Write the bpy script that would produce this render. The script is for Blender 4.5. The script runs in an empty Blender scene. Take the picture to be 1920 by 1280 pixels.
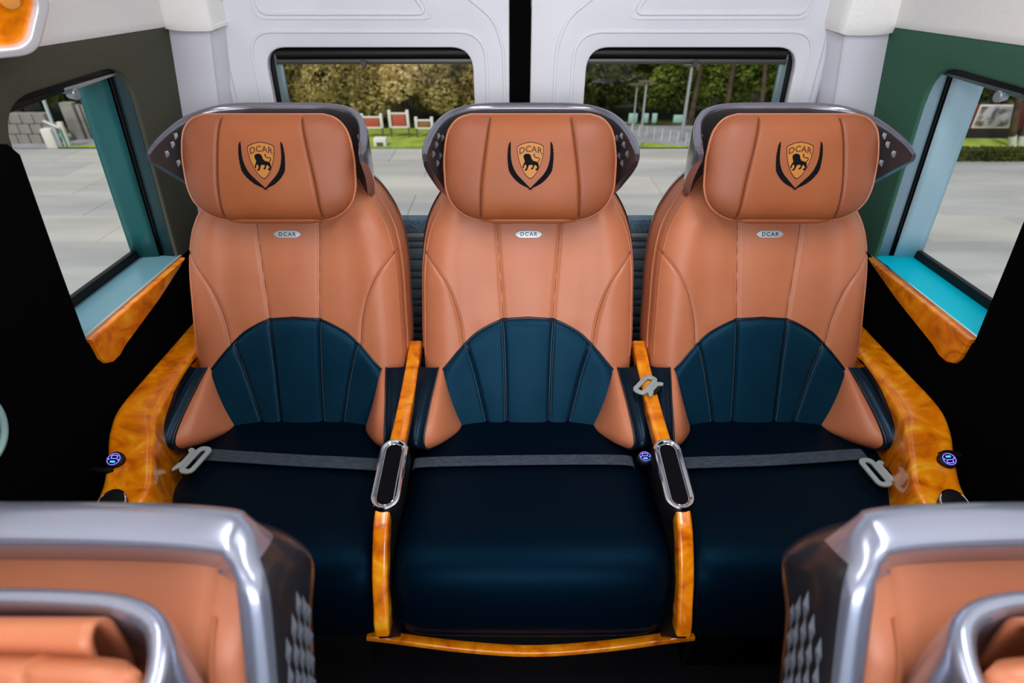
import bpy, bmesh, math, random
import numpy as np
from mathutils import Vector, Matrix

# ------------------------------------------------------------------ camera, world, light, exposure
sc = bpy.context.scene
C = sc.collection
H = 1.45                      # camera height above the van floor; all builder z values are relative to the camera
F = 1060.0                    # focal length in pixels of a 1920 px wide frame
PITCH = math.atan(690.0 / F)
CAMX = -0.04
cam_d = bpy.data.cameras.new('camera'); cam = bpy.data.objects.new('camera', cam_d); C.objects.link(cam)
cam.location = (CAMX, 0, H); cam.rotation_euler = (math.pi / 2 - PITCH, 0, 0)
cam_d.sensor_width = 36; cam_d.lens = F / 1920 * 36; cam_d.clip_start = 0.02; cam_d.clip_end = 200
cam_d.dof.use_dof = True; cam_d.dof.focus_distance = 1.33; cam_d.dof.aperture_fstop = 3.4
sc.camera = cam

world = bpy.data.worlds.new('overcast_sky'); sc.world = world; world.use_nodes = True
bg = world.node_tree.nodes['Background']
bg.inputs[0].default_value = (0.80, 0.90, 1.0, 1); bg.inputs[1].default_value = 0.75

def lamp(name, kind, loc, rot, power, col=(1, 1, 1), **kw):
    d = bpy.data.lights.new(name, kind); o = bpy.data.objects.new(name, d); C.objects.link(o)
    o.location = loc; o.rotation_euler = rot; d.energy = power; d.color = col
    for k, v in kw.items(): setattr(d, k, v)
    return o
R = math.radians
lamp('sun', 'SUN', (0, -5, 12), (R(38), 0, R(-28)), 2.4, (1.0, 0.93, 0.80), angle=R(12))
# added fill lights, unseen: two along the ceiling, one standing in for windscreen daylight
lamp('ceiling_fill_left', 'AREA', (-0.42, 0.42, H + 0.50), (0, R(-8), 0), 5.5, (1.0, 0.97, 0.95), shape='RECTANGLE', size=0.20, size_y=1.1)
lamp('ceiling_fill_right', 'AREA', (0.42, 0.42, H + 0.50), (0, R(8), 0), 9, (0.95, 0.97, 1.0), shape='RECTANGLE', size=0.20, size_y=1.1)
lamp('windscreen_daylight_fill', 'AREA', (0, -1.55, H + 0.0), (R(84), 0, 0), 31, (0.92, 0.93, 1.0), shape='RECTANGLE', size=1.7, size_y=0.9)

sc.view_settings.view_transform = 'Standard'; sc.view_settings.look = 'None'
sc.view_settings.gamma = 1; sc.view_settings.use_curve_mapping = False
sc.view_settings.exposure = 0.0
random.seed(7)

# ------------------------------------------------------------------ helpers
cP, sP = math.cos(PITCH), math.sin(PITCH)
def at(px, py, X=None, Y=None, Z=None):
    """a photograph pixel to a point on the plane X=, Y= or Z= (z relative to the camera)"""
    xc = (px - 960) / F; yc = (640 - py) / F
    d = (xc, cP + sP * yc, -sP + cP * yc)
    t = (X - CAMX) / d[0] if X is not None else (Y / d[1] if Y is not None else Z / d[2])
    return (CAMX + d[0] * t, d[1] * t, d[2] * t)

WL = {}
def tag(o, label=None, cat=None, group=None, kind=None):
    if label: o['label'] = label
    if cat: o['category'] = cat
    if group: o['group'] = group
    if kind: o['kind'] = kind
    return o
def empty(name, loc, label=None, cat=None, group=None, kind=None):
    o = bpy.data.objects.new(name, None); C.objects.link(o)
    o.empty_display_size = 0.05
    o.location = (loc[0], loc[1], loc[2] + H); WL[o.name] = Vector(loc)
    return tag(o, label, cat, group, kind)
def mobj(name, verts, faces, mat, parent=None, smooth=35, uvs=None):
    """one mesh object; verts are (x, y, z-relative-to-camera) in world space"""
    vs = [Vector(v) for v in verts]
    if parent is not None:
        off = WL[parent.name]
    else:
        off = Vector((sum(v.x for v in vs) / len(vs), sum(v.y for v in vs) / len(vs), min(v.z for v in vs)))
    me = bpy.data.meshes.new(name)
    me.from_pydata([v - off for v in vs], [], faces); me.validate(); me.update()
    if uvs is not None:
        ul = me.uv_layers.new(name='UVMap')
        for l in me.loops: ul.data[l.index].uv = uvs[l.vertex_index]
    if smooth:
        me.shade_smooth()
        if smooth < 180: me.set_sharp_from_angle(angle=R(smooth))
    if mat is not None:
        for m in (mat if isinstance(mat, (list, tuple)) else [mat]): me.materials.append(m)
    o = bpy.data.objects.new(name, me); C.objects.link(o)
    if parent is not None:
        o.parent = parent; WL[o.name] = WL[parent.name]
    else:
        o.location = (off.x, off.y, off.z + H); WL[o.name] = off
    return o
def copy_tree(o, parent=None):
    c = o.copy(); C.objects.link(c); c.parent = parent
    for ch in list(o.children): copy_tree(ch, c)
    return c
def place(name, mesh, loc, rot=None, parent=None, scale=None):
    o = bpy.data.objects.new(name, mesh); C.objects.link(o)
    if parent is not None:
        o.parent = parent; o.location = Vector(loc) - WL[parent.name]
        WL[o.name] = Vector(loc)
    else:
        o.location = (loc[0], loc[1], loc[2] + H); WL[o.name] = Vector(loc)
    if rot is not None:
        if isinstance(rot, Matrix): o.rotation_euler = rot.to_euler()
        else: o.rotation_euler = rot
    if scale is not None: o.scale = scale
    return o
def lin(x, pts):
    return float(np.interp(x, [p[0] for p in pts], [p[1] for p in pts]))
def smooth1(pts):
    xs = np.array([p[0] for p in pts], float); ys = np.array([p[1] for p in pts], float)
    d = np.diff(ys) / np.diff(xs); m = np.zeros(len(xs))
    m[0] = d[0]; m[-1] = d[-1]
    for i in range(1, len(xs) - 1):
        m[i] = 0 if d[i-1] * d[i] <= 0 else 2 * d[i-1] * d[i] / (d[i-1] + d[i])
    def f(x):
        x = min(max(x, xs[0]), xs[-1]); i = min(int(np.searchsorted(xs, x, 'right')) - 1, len(xs) - 2); i = max(i, 0)
        h = xs[i+1] - xs[i]; t = (x - xs[i]) / h
        return float((2*t**3 - 3*t**2 + 1) * ys[i] + (t**3 - 2*t**2 + t) * h * m[i] + (-2*t**3 + 3*t**2) * ys[i+1] + (t**3 - t**2) * h * m[i+1])
    return f
def spline(pts, n):
    P = [Vector(p) for p in pts]; out = []
    seg = len(P) - 1
    for k in range(n):
        s = k / (n - 1) * seg; i = min(int(s), seg - 1); t = s - i
        p0 = P[max(i-1, 0)]; p1 = P[i]; p2 = P[i+1]; p3 = P[min(i+2, seg)]
        out.append(0.5 * ((2*p1) + (p2-p0)*t + (2*p0-5*p1+4*p2-p3)*t*t + (3*p1-p0-3*p2+p3)*t**3))
    return out
def gridmesh(f, us, vs, close_u=False):
    V_, F_ = [], []
    nu, nv = len(us), len(vs)
    for v in vs:
        for u in us: V_.append(f(u, v))
    for j in range(nv - 1):
        for i in range(nu - 1 + (1 if close_u else 0)):
            a = j*nu + i; b = j*nu + (i+1) % nu
            F_.append((a, b, b + nu, a + nu))
    return V_, F_
def lspace(a, b, n): return [a + (b-a)*i/(n-1) for i in range(n)]
def patch(rows, nu, nv):
    """smooth surface through rows of points"""
    R1 = [spline(r, nu) for r in rows]
    cols = [spline([R1[j][i] for j in range(len(R1))], nv) for i in range(nu)]
    V_ = [cols[i][j] for j in range(nv) for i in range(nu)]
    F_ = [(j*nu+i, j*nu+i+1, (j+1)*nu+i+1, (j+1)*nu+i) for j in range(nv-1) for i in range(nu-1)]
    return V_, F_
def sweep(path, sec, ref=(0, 0, 1), caps=True, closed=False, scales=None):
    P = [Vector(p) for p in path]; n = len(P); m = len(sec); V_, F_ = [], []
    ref = Vector(ref)
    for i, p in enumerate(P):
        if closed: T = P[(i+1) % n] - P[i-1]
        else: T = P[min(i+1, n-1)] - P[max(i-1, 0)]
        T.normalize()
        rf = ref if abs(T.dot(ref)) < 0.98 else Vector((0, 1, 0.01))
        S = T.cross(rf).normalized(); N = S.cross(T).normalized()
        k = scales[i] if scales else 1.0
        for a, b in sec: V_.append(p + S * a * k + N * b * k)
    for i in range(n if closed else n - 1):
        for j in range(m):
            a = i*m + j; b = i*m + (j+1) % m; c = ((i+1) % n)*m + (j+1) % m; d = ((i+1) % n)*m + j
            F_.append((a, b, c, d))
    if caps and not closed:
        F_.append(tuple(range(m))[::-1]); F_.append(tuple((n-1)*m + j for j in range(m)))
    return V_, F_
def circ(r, n=8, ry=None):
    ry = ry or r
    return [(r*math.cos(2*math.pi*i/n), ry*math.sin(2*math.pi*i/n)) for i in range(n)]
def rrect(x0, y0, x1, y1, r, n=6):
    if not isinstance(r, (list, tuple)): r = [r]*4
    out = []
    for k, (cx, cy, a0) in enumerate(((x1-r[0], y1-r[0], 0), (x0+r[1], y1-r[1], 90), (x0+r[2], y0+r[2], 180), (x1-r[3], y0+r[3], 270))):
        for i in range(n+1):
            a = R(a0 + 90*i/n); out.append((cx + r[k]*math.cos(a), cy + r[k]*math.sin(a)))
    return out
def stadium(l, w, n=12):
    """long axis along y"""
    out = []
    for i in range(n+1):
        a = math.pi*i/n; out.append((w*math.cos(a), l - w + w*math.sin(a)))
    for i in range(n+1):
        a = math.pi + math.pi*i/n; out.append((w*math.cos(a), -l + w + w*math.sin(a)))
    return out
def plate(loops, ext, bev=0.0, res=2):
    """flat plate with holes and bevelled edges in the xy plane -> verts, faces"""
    cu = bpy.data.curves.new('tmp', 'CURVE'); cu.dimensions = '2D'; cu.fill_mode = 'BOTH'
    cu.extrude = max(ext - bev, 0); cu.bevel_depth = bev; cu.bevel_resolution = res
    if bev: cu.offset = -bev
    for lp in loops:
        s = cu.splines.new('POLY'); s.points.add(len(lp) - 1); s.use_cyclic_u = True
        for p, q in zip(s.points, lp): p.co = (q[0], q[1], 0, 1)
    return curve_mesh(cu)
def curve_mesh(cu):
    o = bpy.data.objects.new('tmp', cu); C.objects.link(o)
    dg = bpy.context.evaluated_depsgraph_get(); dg.update()
    me = bpy.data.meshes.new_from_object(o.evaluated_get(dg))
    bm = bmesh.new(); bm.from_mesh(me); bmesh.ops.remove_doubles(bm, verts=bm.verts, dist=1e-6)
    bm.verts.ensure_lookup_table()
    V_ = [v.co.copy() for v in bm.verts]; F_ = [tuple(v.index for v in f.verts) for f in bm.faces]
    bm.free(); bpy.data.meshes.remove(me); bpy.data.objects.remove(o); bpy.data.curves.remove(cu)
    return V_, F_
def text_mesh(txt, size, spacing=1.0, ext=0.0, offs=0.0):
    cu = bpy.data.curves.new('tmp', 'FONT'); cu.body = txt; cu.size = size; cu.align_x = 'CENTER'; cu.align_y = 'CENTER'
    cu.space_character = spacing; cu.extrude = ext; cu.resolution_u = 3; cu.offset = offs
    return curve_mesh(cu)
def refine(V_, F_, L):
    bm = bmesh.new()
    vv = [bm.verts.new(v) for v in V_]
    for f in F_:
        try: bm.faces.new([vv[i] for i in f])
        except ValueError: pass
    bmesh.ops.triangulate(bm, faces=bm.faces)
    for _ in range(6):
        es = [e for e in bm.edges if e.calc_length() > L]
        if not es: break
        bmesh.ops.subdivide_edges(bm, edges=es, cuts=1)
        bmesh.ops.triangulate(bm, faces=bm.faces)
    bm.verts.ensure_lookup_table(); bm.verts.index_update()
    V2 = [v.co.copy() for v in bm.verts]; F2 = [tuple(v.index for v in f.verts) for f in bm.faces]; bm.free()
    return V2, F2
def box(x0, x1, y0, y1, z0, z1, bev=0.0, seg=2):
    bm = bmesh.new(); bmesh.ops.create_cube(bm, size=1)
    for v in bm.verts: v.co = Vector(((x0+x1)/2 + v.co.x*(x1-x0), (y0+y1)/2 + v.co.y*(y1-y0), (z0+z1)/2 + v.co.z*(z1-z0)))
    if bev: bmesh.ops.bevel(bm, geom=bm.edges[:], offset=bev, segments=seg, affect='EDGES', profile=0.5)
    bm.verts.index_update()
    V_ = [v.co.copy() for v in bm.verts]; F_ = [tuple(v.index for v in f.verts) for f in bm.faces]; bm.free()
    return V_, F_
def join(*parts):
    V_, F_ = [], []
    for v, f in parts:
        n = len(V_); V_ += list(v); F_ += [tuple(i+n for i in q) for q in f]
    return V_, F_
def mapv(vf, fn): return [fn(Vector(v)) for v in vf[0]], vf[1]
def mirx(vf): return [Vector((-v[0], v[1], v[2])) for v in vf[0]], vf[1]
def bx(name, x0, x1, y0, y1, z0, z1, mat, parent=None, bev=0.0, seg=2):
    v, f = box(x0, x1, y0, y1, z0, z1, bev, seg); return mobj(name, v, f, mat, parent)
def rawmesh(name, vf, mat, smooth=35):
    me = bpy.data.meshes.new(name); me.from_pydata([Vector(v) for v in vf[0]], [], vf[1]); me.update()
    if smooth: me.shade_smooth(); me.set_sharp_from_angle(angle=R(smooth))
    me.materials.append(mat); return me

# ------------------------------------------------------------------ materials (procedural)
def srgb(r, g, b):
    return tuple(((c/255)/12.92 if c/255 <= 0.04045 else ((c/255+0.055)/1.055)**2.4) for c in (r, g, b)) + (1,)
def mat(name, col, rough=0.5, metal=0.0, spec=0.5, coat=0.0, coat_rough=0.05, emis=None, es=0.0, sheen=0.0):
    m = bpy.data.materials.new(name); m.use_nodes = True
    b = m.node_tree.nodes['Principled BSDF']
    b.inputs['Base Color'].default_value = col if len(col) == 4 else tuple(col) + (1,)
    b.inputs['Roughness'].default_value = rough; b.inputs['Metallic'].default_value = metal
    b.inputs['Specular IOR Level'].default_value = spec
    b.inputs['Coat Weight'].default_value = coat; b.inputs['Coat Roughness'].default_value = coat_rough
    b.inputs['Sheen Weight'].default_value = sheen
    if emis: b.inputs['Emission Color'].default_value = tuple(emis)[:3] + (1,); b.inputs['Emission Strength'].default_value = es
    return m
def tint(m, col):
    m.node_tree.nodes['Principled BSDF'].inputs['Specular Tint'].default_value = col + (1,); return m
def nodes(m): return m.node_tree.nodes, m.node_tree.links, m.node_tree.nodes['Principled BSDF']
def add_noise(m, scale, c1, c2, lo=0.35, hi=0.65, detail=4, stretch=(1, 1, 1), bump=0.0, bscale=None, coord='Object', dist=0.0):
    N, L, b = nodes(m)
    tc = N.new('ShaderNodeTexCoord'); mp = N.new('ShaderNodeMapping'); mp.inputs['Scale'].default_value = stretch
    L.new(tc.outputs[coord], mp.inputs[0])
    nz = N.new('ShaderNodeTexNoise'); nz.inputs['Scale'].default_value = scale; nz.inputs['Detail'].default_value = detail
    nz.inputs['Distortion'].default_value = dist
    L.new(mp.outputs[0], nz.inputs['Vector'])
    rp = N.new('ShaderNodeValToRGB'); rp.color_ramp.elements[0].position = lo; rp.color_ramp.elements[1].position = hi
    rp.color_ramp.elements[0].color = c1 if len(c1) == 4 else tuple(c1)+(1,); rp.color_ramp.elements[1].color = c2 if len(c2) == 4 else tuple(c2)+(1,)
    L.new(nz.outputs['Fac'], rp.inputs[0]); L.new(rp.outputs[0], b.inputs['Base Color'])
    if bump:
        n2 = N.new('ShaderNodeTexNoise'); n2.inputs['Scale'].default_value = bscale or scale; n2.inputs['Detail'].default_value = 2
        L.new(tc.outputs[coord], n2.inputs['Vector'])
        bp = N.new('ShaderNodeBump'); bp.inputs['Strength'].default_value = bump; bp.inputs['Distance'].default_value = 0.001
        L.new(n2.outputs['Fac'], bp.inputs['Height']); L.new(bp.outputs[0], b.inputs['Normal'])
    return rp
def perforate(m, pitch, hole, dark, diag=True):
    """rows of small dark punched holes laid out in metres on the UV map"""
    N, L, b = nodes(m)
    src = b.inputs['Base Color'].links[0].from_socket if b.inputs['Base Color'].links else None
    uv = N.new('ShaderNodeUVMap'); uv.uv_map = 'UVMap'
    mp = N.new('ShaderNodeMapping'); mp.inputs['Scale'].default_value = (1/pitch, 1/pitch, 1)
    if diag: mp.inputs['Rotation'].default_value = (0, 0, R(45))
    L.new(uv.outputs[0], mp.inputs[0])
    fr = N.new('ShaderNodeVectorMath'); fr.operation = 'FRACTION'; L.new(mp.outputs[0], fr.inputs[0])
    ds = N.new('ShaderNodeVectorMath'); ds.operation = 'DISTANCE'; ds.inputs[1].default_value = (0.5, 0.5, 0); L.new(fr.outputs[0], ds.inputs[0])
    rp = N.new('ShaderNodeValToRGB'); rp.color_ramp.elements[0].position = hole*0.8; rp.color_ramp.elements[1].position = hole*1.15
    L.new(ds.outputs['Value'], rp.inputs[0])
    mx = N.new('ShaderNodeMix'); mx.data_type = 'RGBA'
    mx.inputs['A'].default_value = dark if len(dark) == 4 else tuple(dark)+(1,)
    L.new(rp.outputs[0], mx.inputs['Factor'])
    if src: L.new(src, mx.inputs['B'])
    else: mx.inputs['B'].default_value = b.inputs['Base Color'].default_value
    L.new(mx.outputs['Result'], b.inputs['Base Color'])

TAN_A, TAN_B = (0.535, 0.174, 0.080), (0.58, 0.194, 0.092)
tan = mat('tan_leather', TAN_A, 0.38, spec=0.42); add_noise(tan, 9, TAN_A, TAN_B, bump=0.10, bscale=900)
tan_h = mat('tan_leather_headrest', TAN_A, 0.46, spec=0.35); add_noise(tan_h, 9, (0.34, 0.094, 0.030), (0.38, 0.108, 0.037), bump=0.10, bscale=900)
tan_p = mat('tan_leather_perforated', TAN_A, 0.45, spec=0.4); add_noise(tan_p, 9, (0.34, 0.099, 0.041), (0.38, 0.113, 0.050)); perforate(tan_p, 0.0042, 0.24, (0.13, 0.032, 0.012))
tan_pipe = mat('tan_piping', (0.50, 0.165, 0.07), 0.36)
navy = tint(mat('navy_leather', (0.006, 0.030, 0.055), 0.42, spec=0.22), (0.25, 0.65, 1.0)); add_noise(navy, 9, (0.0028, 0.024, 0.048), (0.004, 0.030, 0.058), bump=0.08, bscale=900)
navy_b = tint(mat('navy_leather_bolster', (0.0018, 0.0065, 0.014), 0.30, spec=0.3), (0.4, 0.7, 1.0))
navy_dk = mat('navy_leather_dark', (0.003, 0.010, 0.022), 0.36)
navy_p = tint(mat('navy_leather_perforated', (0.0004, 0.0042, 0.0105), 0.42, spec=0.13), (0.12, 0.55, 1.0)); perforate(navy_p, 0.0046, 0.26, (0.0003, 0.0012, 0.003))
stitch_l = mat('stitch_thread_pale', (0.62, 0.36, 0.24), 0.7)
stitch_n = mat('stitch_thread_grey', (0.16, 0.22, 0.28), 0.7)
black = mat('black_plastic', (0.004, 0.004, 0.0045), 0.5, spec=0.3)
blackm = mat('black_carpet', (0.0022, 0.0022, 0.0026), 0.95, spec=0.02)
blackg = mat('black_gloss', (0.002, 0.002, 0.003), 0.2, spec=0.12)
silver = mat('silver_paint', (0.36, 0.39, 0.50), 0.26, metal=0.75, coat=0.8, coat_rough=0.08)
shellg = mat('gunmetal_shell', (0.24, 0.235, 0.285), 0.24, metal=0.8, coat=0.4, coat_rough=0.10)
shelld = mat('dark_shell', (0.030, 0.028, 0.032), 0.28, metal=0.3, coat=0.5, coat_rough=0.1)
shelli = mat('dark_inner_shell', (0.060, 0.052, 0.056), 0.36, metal=0.3)  # darker copy of gunmetal; dark reflections inside the hood put into colour
studm = mat('stud_silver', (0.42, 0.42, 0.48), 0.2, metal=0.7)
seamb = mat('seam_brown', (0.16, 0.045, 0.015), 0.7)
chrome = mat('chrome', (0.80, 0.82, 0.88), 0.07, metal=1.0)
tonguem = mat('grey_coated_steel', (0.36, 0.44, 0.45), 0.38, metal=0.15)
web = mat('belt_webbing', (0.030, 0.045, 0.062), 0.75); add_noise(web, 260, (0.020, 0.032, 0.052), (0.042, 0.062, 0.090), stretch=(0.25, 1, 1), detail=1)
wood = mat('burl_wood', (0.6, 0.16, 0.01), 0.22, coat=1.0, coat_rough=0.03)
def burl(m):
    N, L, b = nodes(m)
    tc = N.new('ShaderNodeTexCoord')
    n1 = N.new('ShaderNodeTexNoise'); n1.inputs['Scale'].default_value = 11; n1.inputs['Detail'].default_value = 3; n1.inputs['Distortion'].default_value = 2.2
    geo = N.new('ShaderNodeNewGeometry')
    L.new(geo.outputs['Position'], n1.inputs['Vector'])
    n2 = N.new('ShaderNodeTexNoise'); n2.inputs['Scale'].default_value = 38; n2.inputs['Detail'].default_value = 4; n2.inputs['Distortion'].default_value = 1.5
    L.new(geo.outputs['Position'], n2.inputs['Vector'])
    mx = N.new('ShaderNodeMath'); mx.operation = 'MULTIPLY_ADD'; mx.inputs[1].default_value = 0.16
    L.new(n2.outputs['Fac'], mx.inputs[0]); L.new(n1.outputs['Fac'], mx.inputs[2])
    rp = N.new('ShaderNodeValToRGB'); e = rp.color_ramp.elements
    e[0].position = 0.36; e[0].color = (0.52, 0.105, 0.0012, 1); e[1].position = 0.80; e[1].color = (0.98, 0.47, 0.022, 1)
    k = e.new(0.52); k.color = (0.82, 0.205, 0.0015, 1); k = e.new(0.66); k.color = (0.96, 0.30, 0.003, 1)
    L.new(mx.outputs[0], rp.inputs[0]); L.new(rp.outputs[0], b.inputs['Base Color'])
burl(wood)
white = mat('white_door_metal', (0.62, 0.63, 0.68), 0.42, spec=0.4); add_noise(white, 3, (0.65, 0.66, 0.71), (0.71, 0.72, 0.76))
liner = mat('cream_headliner', (0.74, 0.72, 0.69), 0.75, spec=0.2); add_noise(liner, 400, (0.80, 0.785, 0.76), (0.87, 0.855, 0.83))
pillarm = mat('pale_grey_pillar', (0.60, 0.60, 0.66), 0.5, spec=0.3)
olive = mat('olive_panel', (0.055, 0.056, 0.040), 0.7, spec=0.2); add_noise(olive, 700, (0.062, 0.062, 0.043), (0.082, 0.082, 0.058))
green = mat('green_panel', (0.030, 0.080, 0.052), 0.7, spec=0.2); add_noise(green, 700, (0.034, 0.110, 0.068), (0.046, 0.140, 0.088))  # same panel as the left one; lighting difference put into the colour
tealj = mat('teal_jamb', (0.012, 0.105, 0.110), 0.35, spec=0.5)
teald = mat('dark_teal_jamb', (0.004, 0.028, 0.034), 0.4)
bluej = mat('pale_blue_jamb', (0.42, 0.60, 0.68), 0.35)
bluejd = mat('grey_blue_jamb', (0.22, 0.31, 0.37), 0.4)
sill_l = mat('steel_blue_sill', (0.12, 0.26, 0.34), 0.3, spec=0.6)
sill_r = mat('cyan_sill', (0.0, 0.60, 0.76), 0.4, spec=0.08)  # twin of the left sill; sky reflection put into the cyan base colour
grey_rib = mat('grey_ribbed_trim', (0.26, 0.31, 0.35), 0.5)
greyfelt = mat('blue_grey_felt', (0.13, 0.20, 0.29), 0.9); add_noise(greyfelt, 160, (0.08, 0.13, 0.20), (0.20, 0.29, 0.38))
floorm = mat('dark_floor', (0.006, 0.006, 0.008), 0.8, spec=0.1)
bar_l = mat('pale_grey_bar', (0.38, 0.37, 0.34), 0.4)
bar_g = mat('grey_green_bar', (0.10, 0.14, 0.14), 0.4)
glow = mat('indigo_glow', (0.02, 0.02, 0.1), 0.4, emis=(0.20, 0.16, 1.0), es=2.4)
glowc = mat('cyan_glow', (0.02, 0.05, 0.1), 0.4, emis=(0.05, 0.45, 1.0), es=1.6)
screen = mat('dark_indigo_lens', (0.006, 0.006, 0.035), 0.15)
badge_m = mat('badge_steel', (0.60, 0.67, 0.72), 0.38, metal=0.25)
ink = mat('black_embroidery', (0.005, 0.005, 0.007), 0.9, spec=0.1)
maroon = mat('maroon_embroidery', (0.080, 0.010, 0.004), 0.6)
amber = mat('amber_embroidery', (0.50, 0.185, 0.022), 0.5)
lettm = mat('letter_dark', (0.02, 0.025, 0.03), 0.4)

def glassmat():
    m = bpy.data.materials.new('window_glass'); m.use_nodes = True
    N, L = m.node_tree.nodes, m.node_tree.links
    N.remove(N['Principled BSDF'])
    t = N.new('ShaderNodeBsdfTransparent'); t.inputs[0].default_value = (0.95, 0.97, 0.96, 1)
    g = N.new('ShaderNodeBsdfGlossy'); g.inputs['Roughness'].default_value = 0.02
    mx = N.new('ShaderNodeMixShader'); mx.inputs[0].default_value = 0.012
    L.new(t.outputs[0], mx.inputs[1]); L.new(g.outputs[0], mx.inputs[2]); L.new(mx.outputs[0], N['Material Output'].inputs[0])
    return m
glass = glassmat()

# ------------------------------------------------------------------ the setting: van shell
ZT, ZB = -0.108, -H                     # top of the side panels, floor
YR = 1.62                               # rear door plane
def wallx(z):                           # inner face of the side walls leans in towards the roof
    return 0.957 - 0.080 * max(0.0, (z + 0.65)) / 0.54 if z > -0.65 else 0.957
tag(bx('floor', -1.02, 1.02, -1.6, 1.70, ZB - 0.05, ZB, floorm), kind='structure')
tag(bx('ceiling', -0.80, 0.80, -1.6, 1.70, 0.55, 0.60, liner), kind='structure')
for s, side in ((-1, 'left'), (1, 'right')):
    # headliner cove above the panels
    prof = [(0.885, -0.112), (0.885, -0.095), (0.872, 0.02), (0.845, 0.16), (0.80, 0.32), (0.70, 0.46), (0.55, 0.555)]
    v, f = patch([[(s*x, y, z) for x, z in prof] for y in (-1.6, 0.0, 0.8, 1.40, 1.56)], 24, 24)
    o = mobj('ceiling_cove_' + side, v, f, liner); tag(o, kind='structure')
    m = o.modifiers.new('thick', 'SOLIDIFY'); m.thickness = 0.012; m.offset = s
    # upper panel with the window opening, built in (y, z) and leaned in
    outer = [(-1.6, -0.66), (1.60, -0.66), (1.60, ZT), (-1.6, ZT)]
    def edge(z): return 1.372 + 0.058 * (-0.17 - z) / 0.48
    hole = []
    for (y, z, r_) in ((edge(-0.165), -0.165, 1), (0.992, -0.180, 1), (1.010, -0.652, 0), (edge(-0.652), -0.652, 0)): hole.append((y, z))
    def fil(poly, rr, n=8):
        out = []
        for i, p in enumerate(poly):
            p = Vector(p); a = Vector(poly[i-1]); b = Vector(poly[(i+1) % len(poly)]); r_ = rr[i]
            if r_ <= 0: out.append(tuple(p)); continue
            d1 = (a-p).normalized(); d2 = (b-p).normalized()
            for k in range(n+1):
                t = k/n; q0 = p + d1*r_; q1 = p + d2*r_
                out.append(tuple((1-t)**2*q0 + 2*t*(1-t)*p + t*t*q1))
        return out
    hole2 = fil(hole, [0.085, 0.085, 0.004, 0.004])
    vf = refine(*plate([[tuple(p) for p in outer], hole2], 0.006, 0.004), 0.25)
    vf = mapv(vf, lambda p: Vector((s*(wallx(p.y) + 0.006 + p.z), p.x, p.y)))
    wl = mobj('wall_' + side, *vf, green if s > 0 else olive); tag(wl, kind='structure')
    # black carpet lining: below the window and, standing in for shade, over the front of the panel
    lo = [(-1.6, ZB), (1.62, ZB), (1.62, -0.662), (1.0095, -0.662), (0.9935, -0.262), (0.975, -0.240), (0.92, -0.225), (-1.6, -0.225)]
    vf = refine(*plate([lo], 0.008, 0.003), 0.3)
    vf = mapv(vf, lambda p: Vector((s*(wallx(p.y) - 0.004 + p.z), p.x, p.y)))
    tag(mobj('wall_lining_' + side, *vf, blackm), kind='structure')
    # outer body skin below the glass
    tag(bx('wall_skin_' + side, *(sorted((s*1.075, s*1.10))), -1.6, 1.72, ZB, -0.67, blackm), kind='structure')
    # outer body above and behind the glass so no daylight leaks past the jamb
    sk = plate([[(-1.6, -0.67), (1.72, -0.67), (1.72, 0.6), (-1.6, 0.6)], [(0.70, -0.665), (1.46, -0.665), (1.42, -0.12), (0.70, -0.12)]], 0.008)
    sk = mapv(sk, lambda p: Vector((s*(1.085 - 0.13*max(0, p.y+0.65) + p.z), p.x, p.y)))
    tag(mobj('wall_body_' + side, *sk, black), kind='structure')

    # ---- the window itself: jamb strips, sill, glass, blind
    w = empty('window_%d' % (1 if s < 0 else 2), (s*1.0, 1.2, -0.66)); tag(w, kind='structure')
    jm, jd = (tealj, teald) if s < 0 else (bluej, bluejd)
    def jamb(name, a, b, dy0, dy1, m):   # strips of the rear reveal between depth a and b outside the panel
        rows = []
        for z in (-0.655, -0.5, -0.35, -0.2, -0.13):
            rows.append([(s*(wallx(z)+a), edge(z)+dy0, z), (s*(wallx(z)+(a+b)/2), edge(z)+(dy0+dy1)/2, z), (s*(wallx(z)+b), edge(z)+dy1, z)])
        v, f = patch(rows, 5, 8); o = mobj(name, v, f, m, w)
        md = o.modifiers.new('thick', 'SOLIDIFY'); md.thickness = 0.006; md.offset = 0
    jamb('reveal_edge', 0.006, 0.040, 0.003, 0.006, jd)
    jamb('reveal_channel', 0.036, 0.056, 0.016, 0.016, black)
    jamb('reveal_panel', 0.052, 0.118, 0.000, -0.012, jm)
    # front reveal
    rows = [[(s*(wallx(z)+a), 1.004 - 0.12*a/0.12, z) for a in (0.004, 0.06, 0.12)] for z in (-0.655, -0.4, -0.15)]
    v, f = patch(rows, 4, 5); mobj('front_reveal', v, f, black, w)
    # sill
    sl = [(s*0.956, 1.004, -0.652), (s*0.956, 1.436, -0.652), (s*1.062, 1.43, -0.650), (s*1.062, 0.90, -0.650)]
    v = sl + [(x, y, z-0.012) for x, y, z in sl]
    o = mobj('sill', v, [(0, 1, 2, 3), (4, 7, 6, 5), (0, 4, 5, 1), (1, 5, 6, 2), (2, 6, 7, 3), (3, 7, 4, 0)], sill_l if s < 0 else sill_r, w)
    bx('sill_lip', *(sorted((s*0.950, s*0.9565))), 1.010, 1.436, -0.655, -0.6495, bar_l if s < 0 else chrome, w, 0.001)
    v, f = sweep([(s*1.064, 0.80, -0.640), (s*1.064, 1.2, -0.640), (s*1.064, 1.45, -0.640)], rrect(-0.008, -0.012, 0.008, 0.012, 0.003, 2)); mobj('glass_seal', v, f, black, w)
    gz = [-0.65, -0.12]
    gv = [(s*1.068, 0.70, -0.65), (s*1.068, 1.47, -0.65), (s*1.004, 1.44, -0.12), (s*1.004, 0.70, -0.12)]
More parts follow.
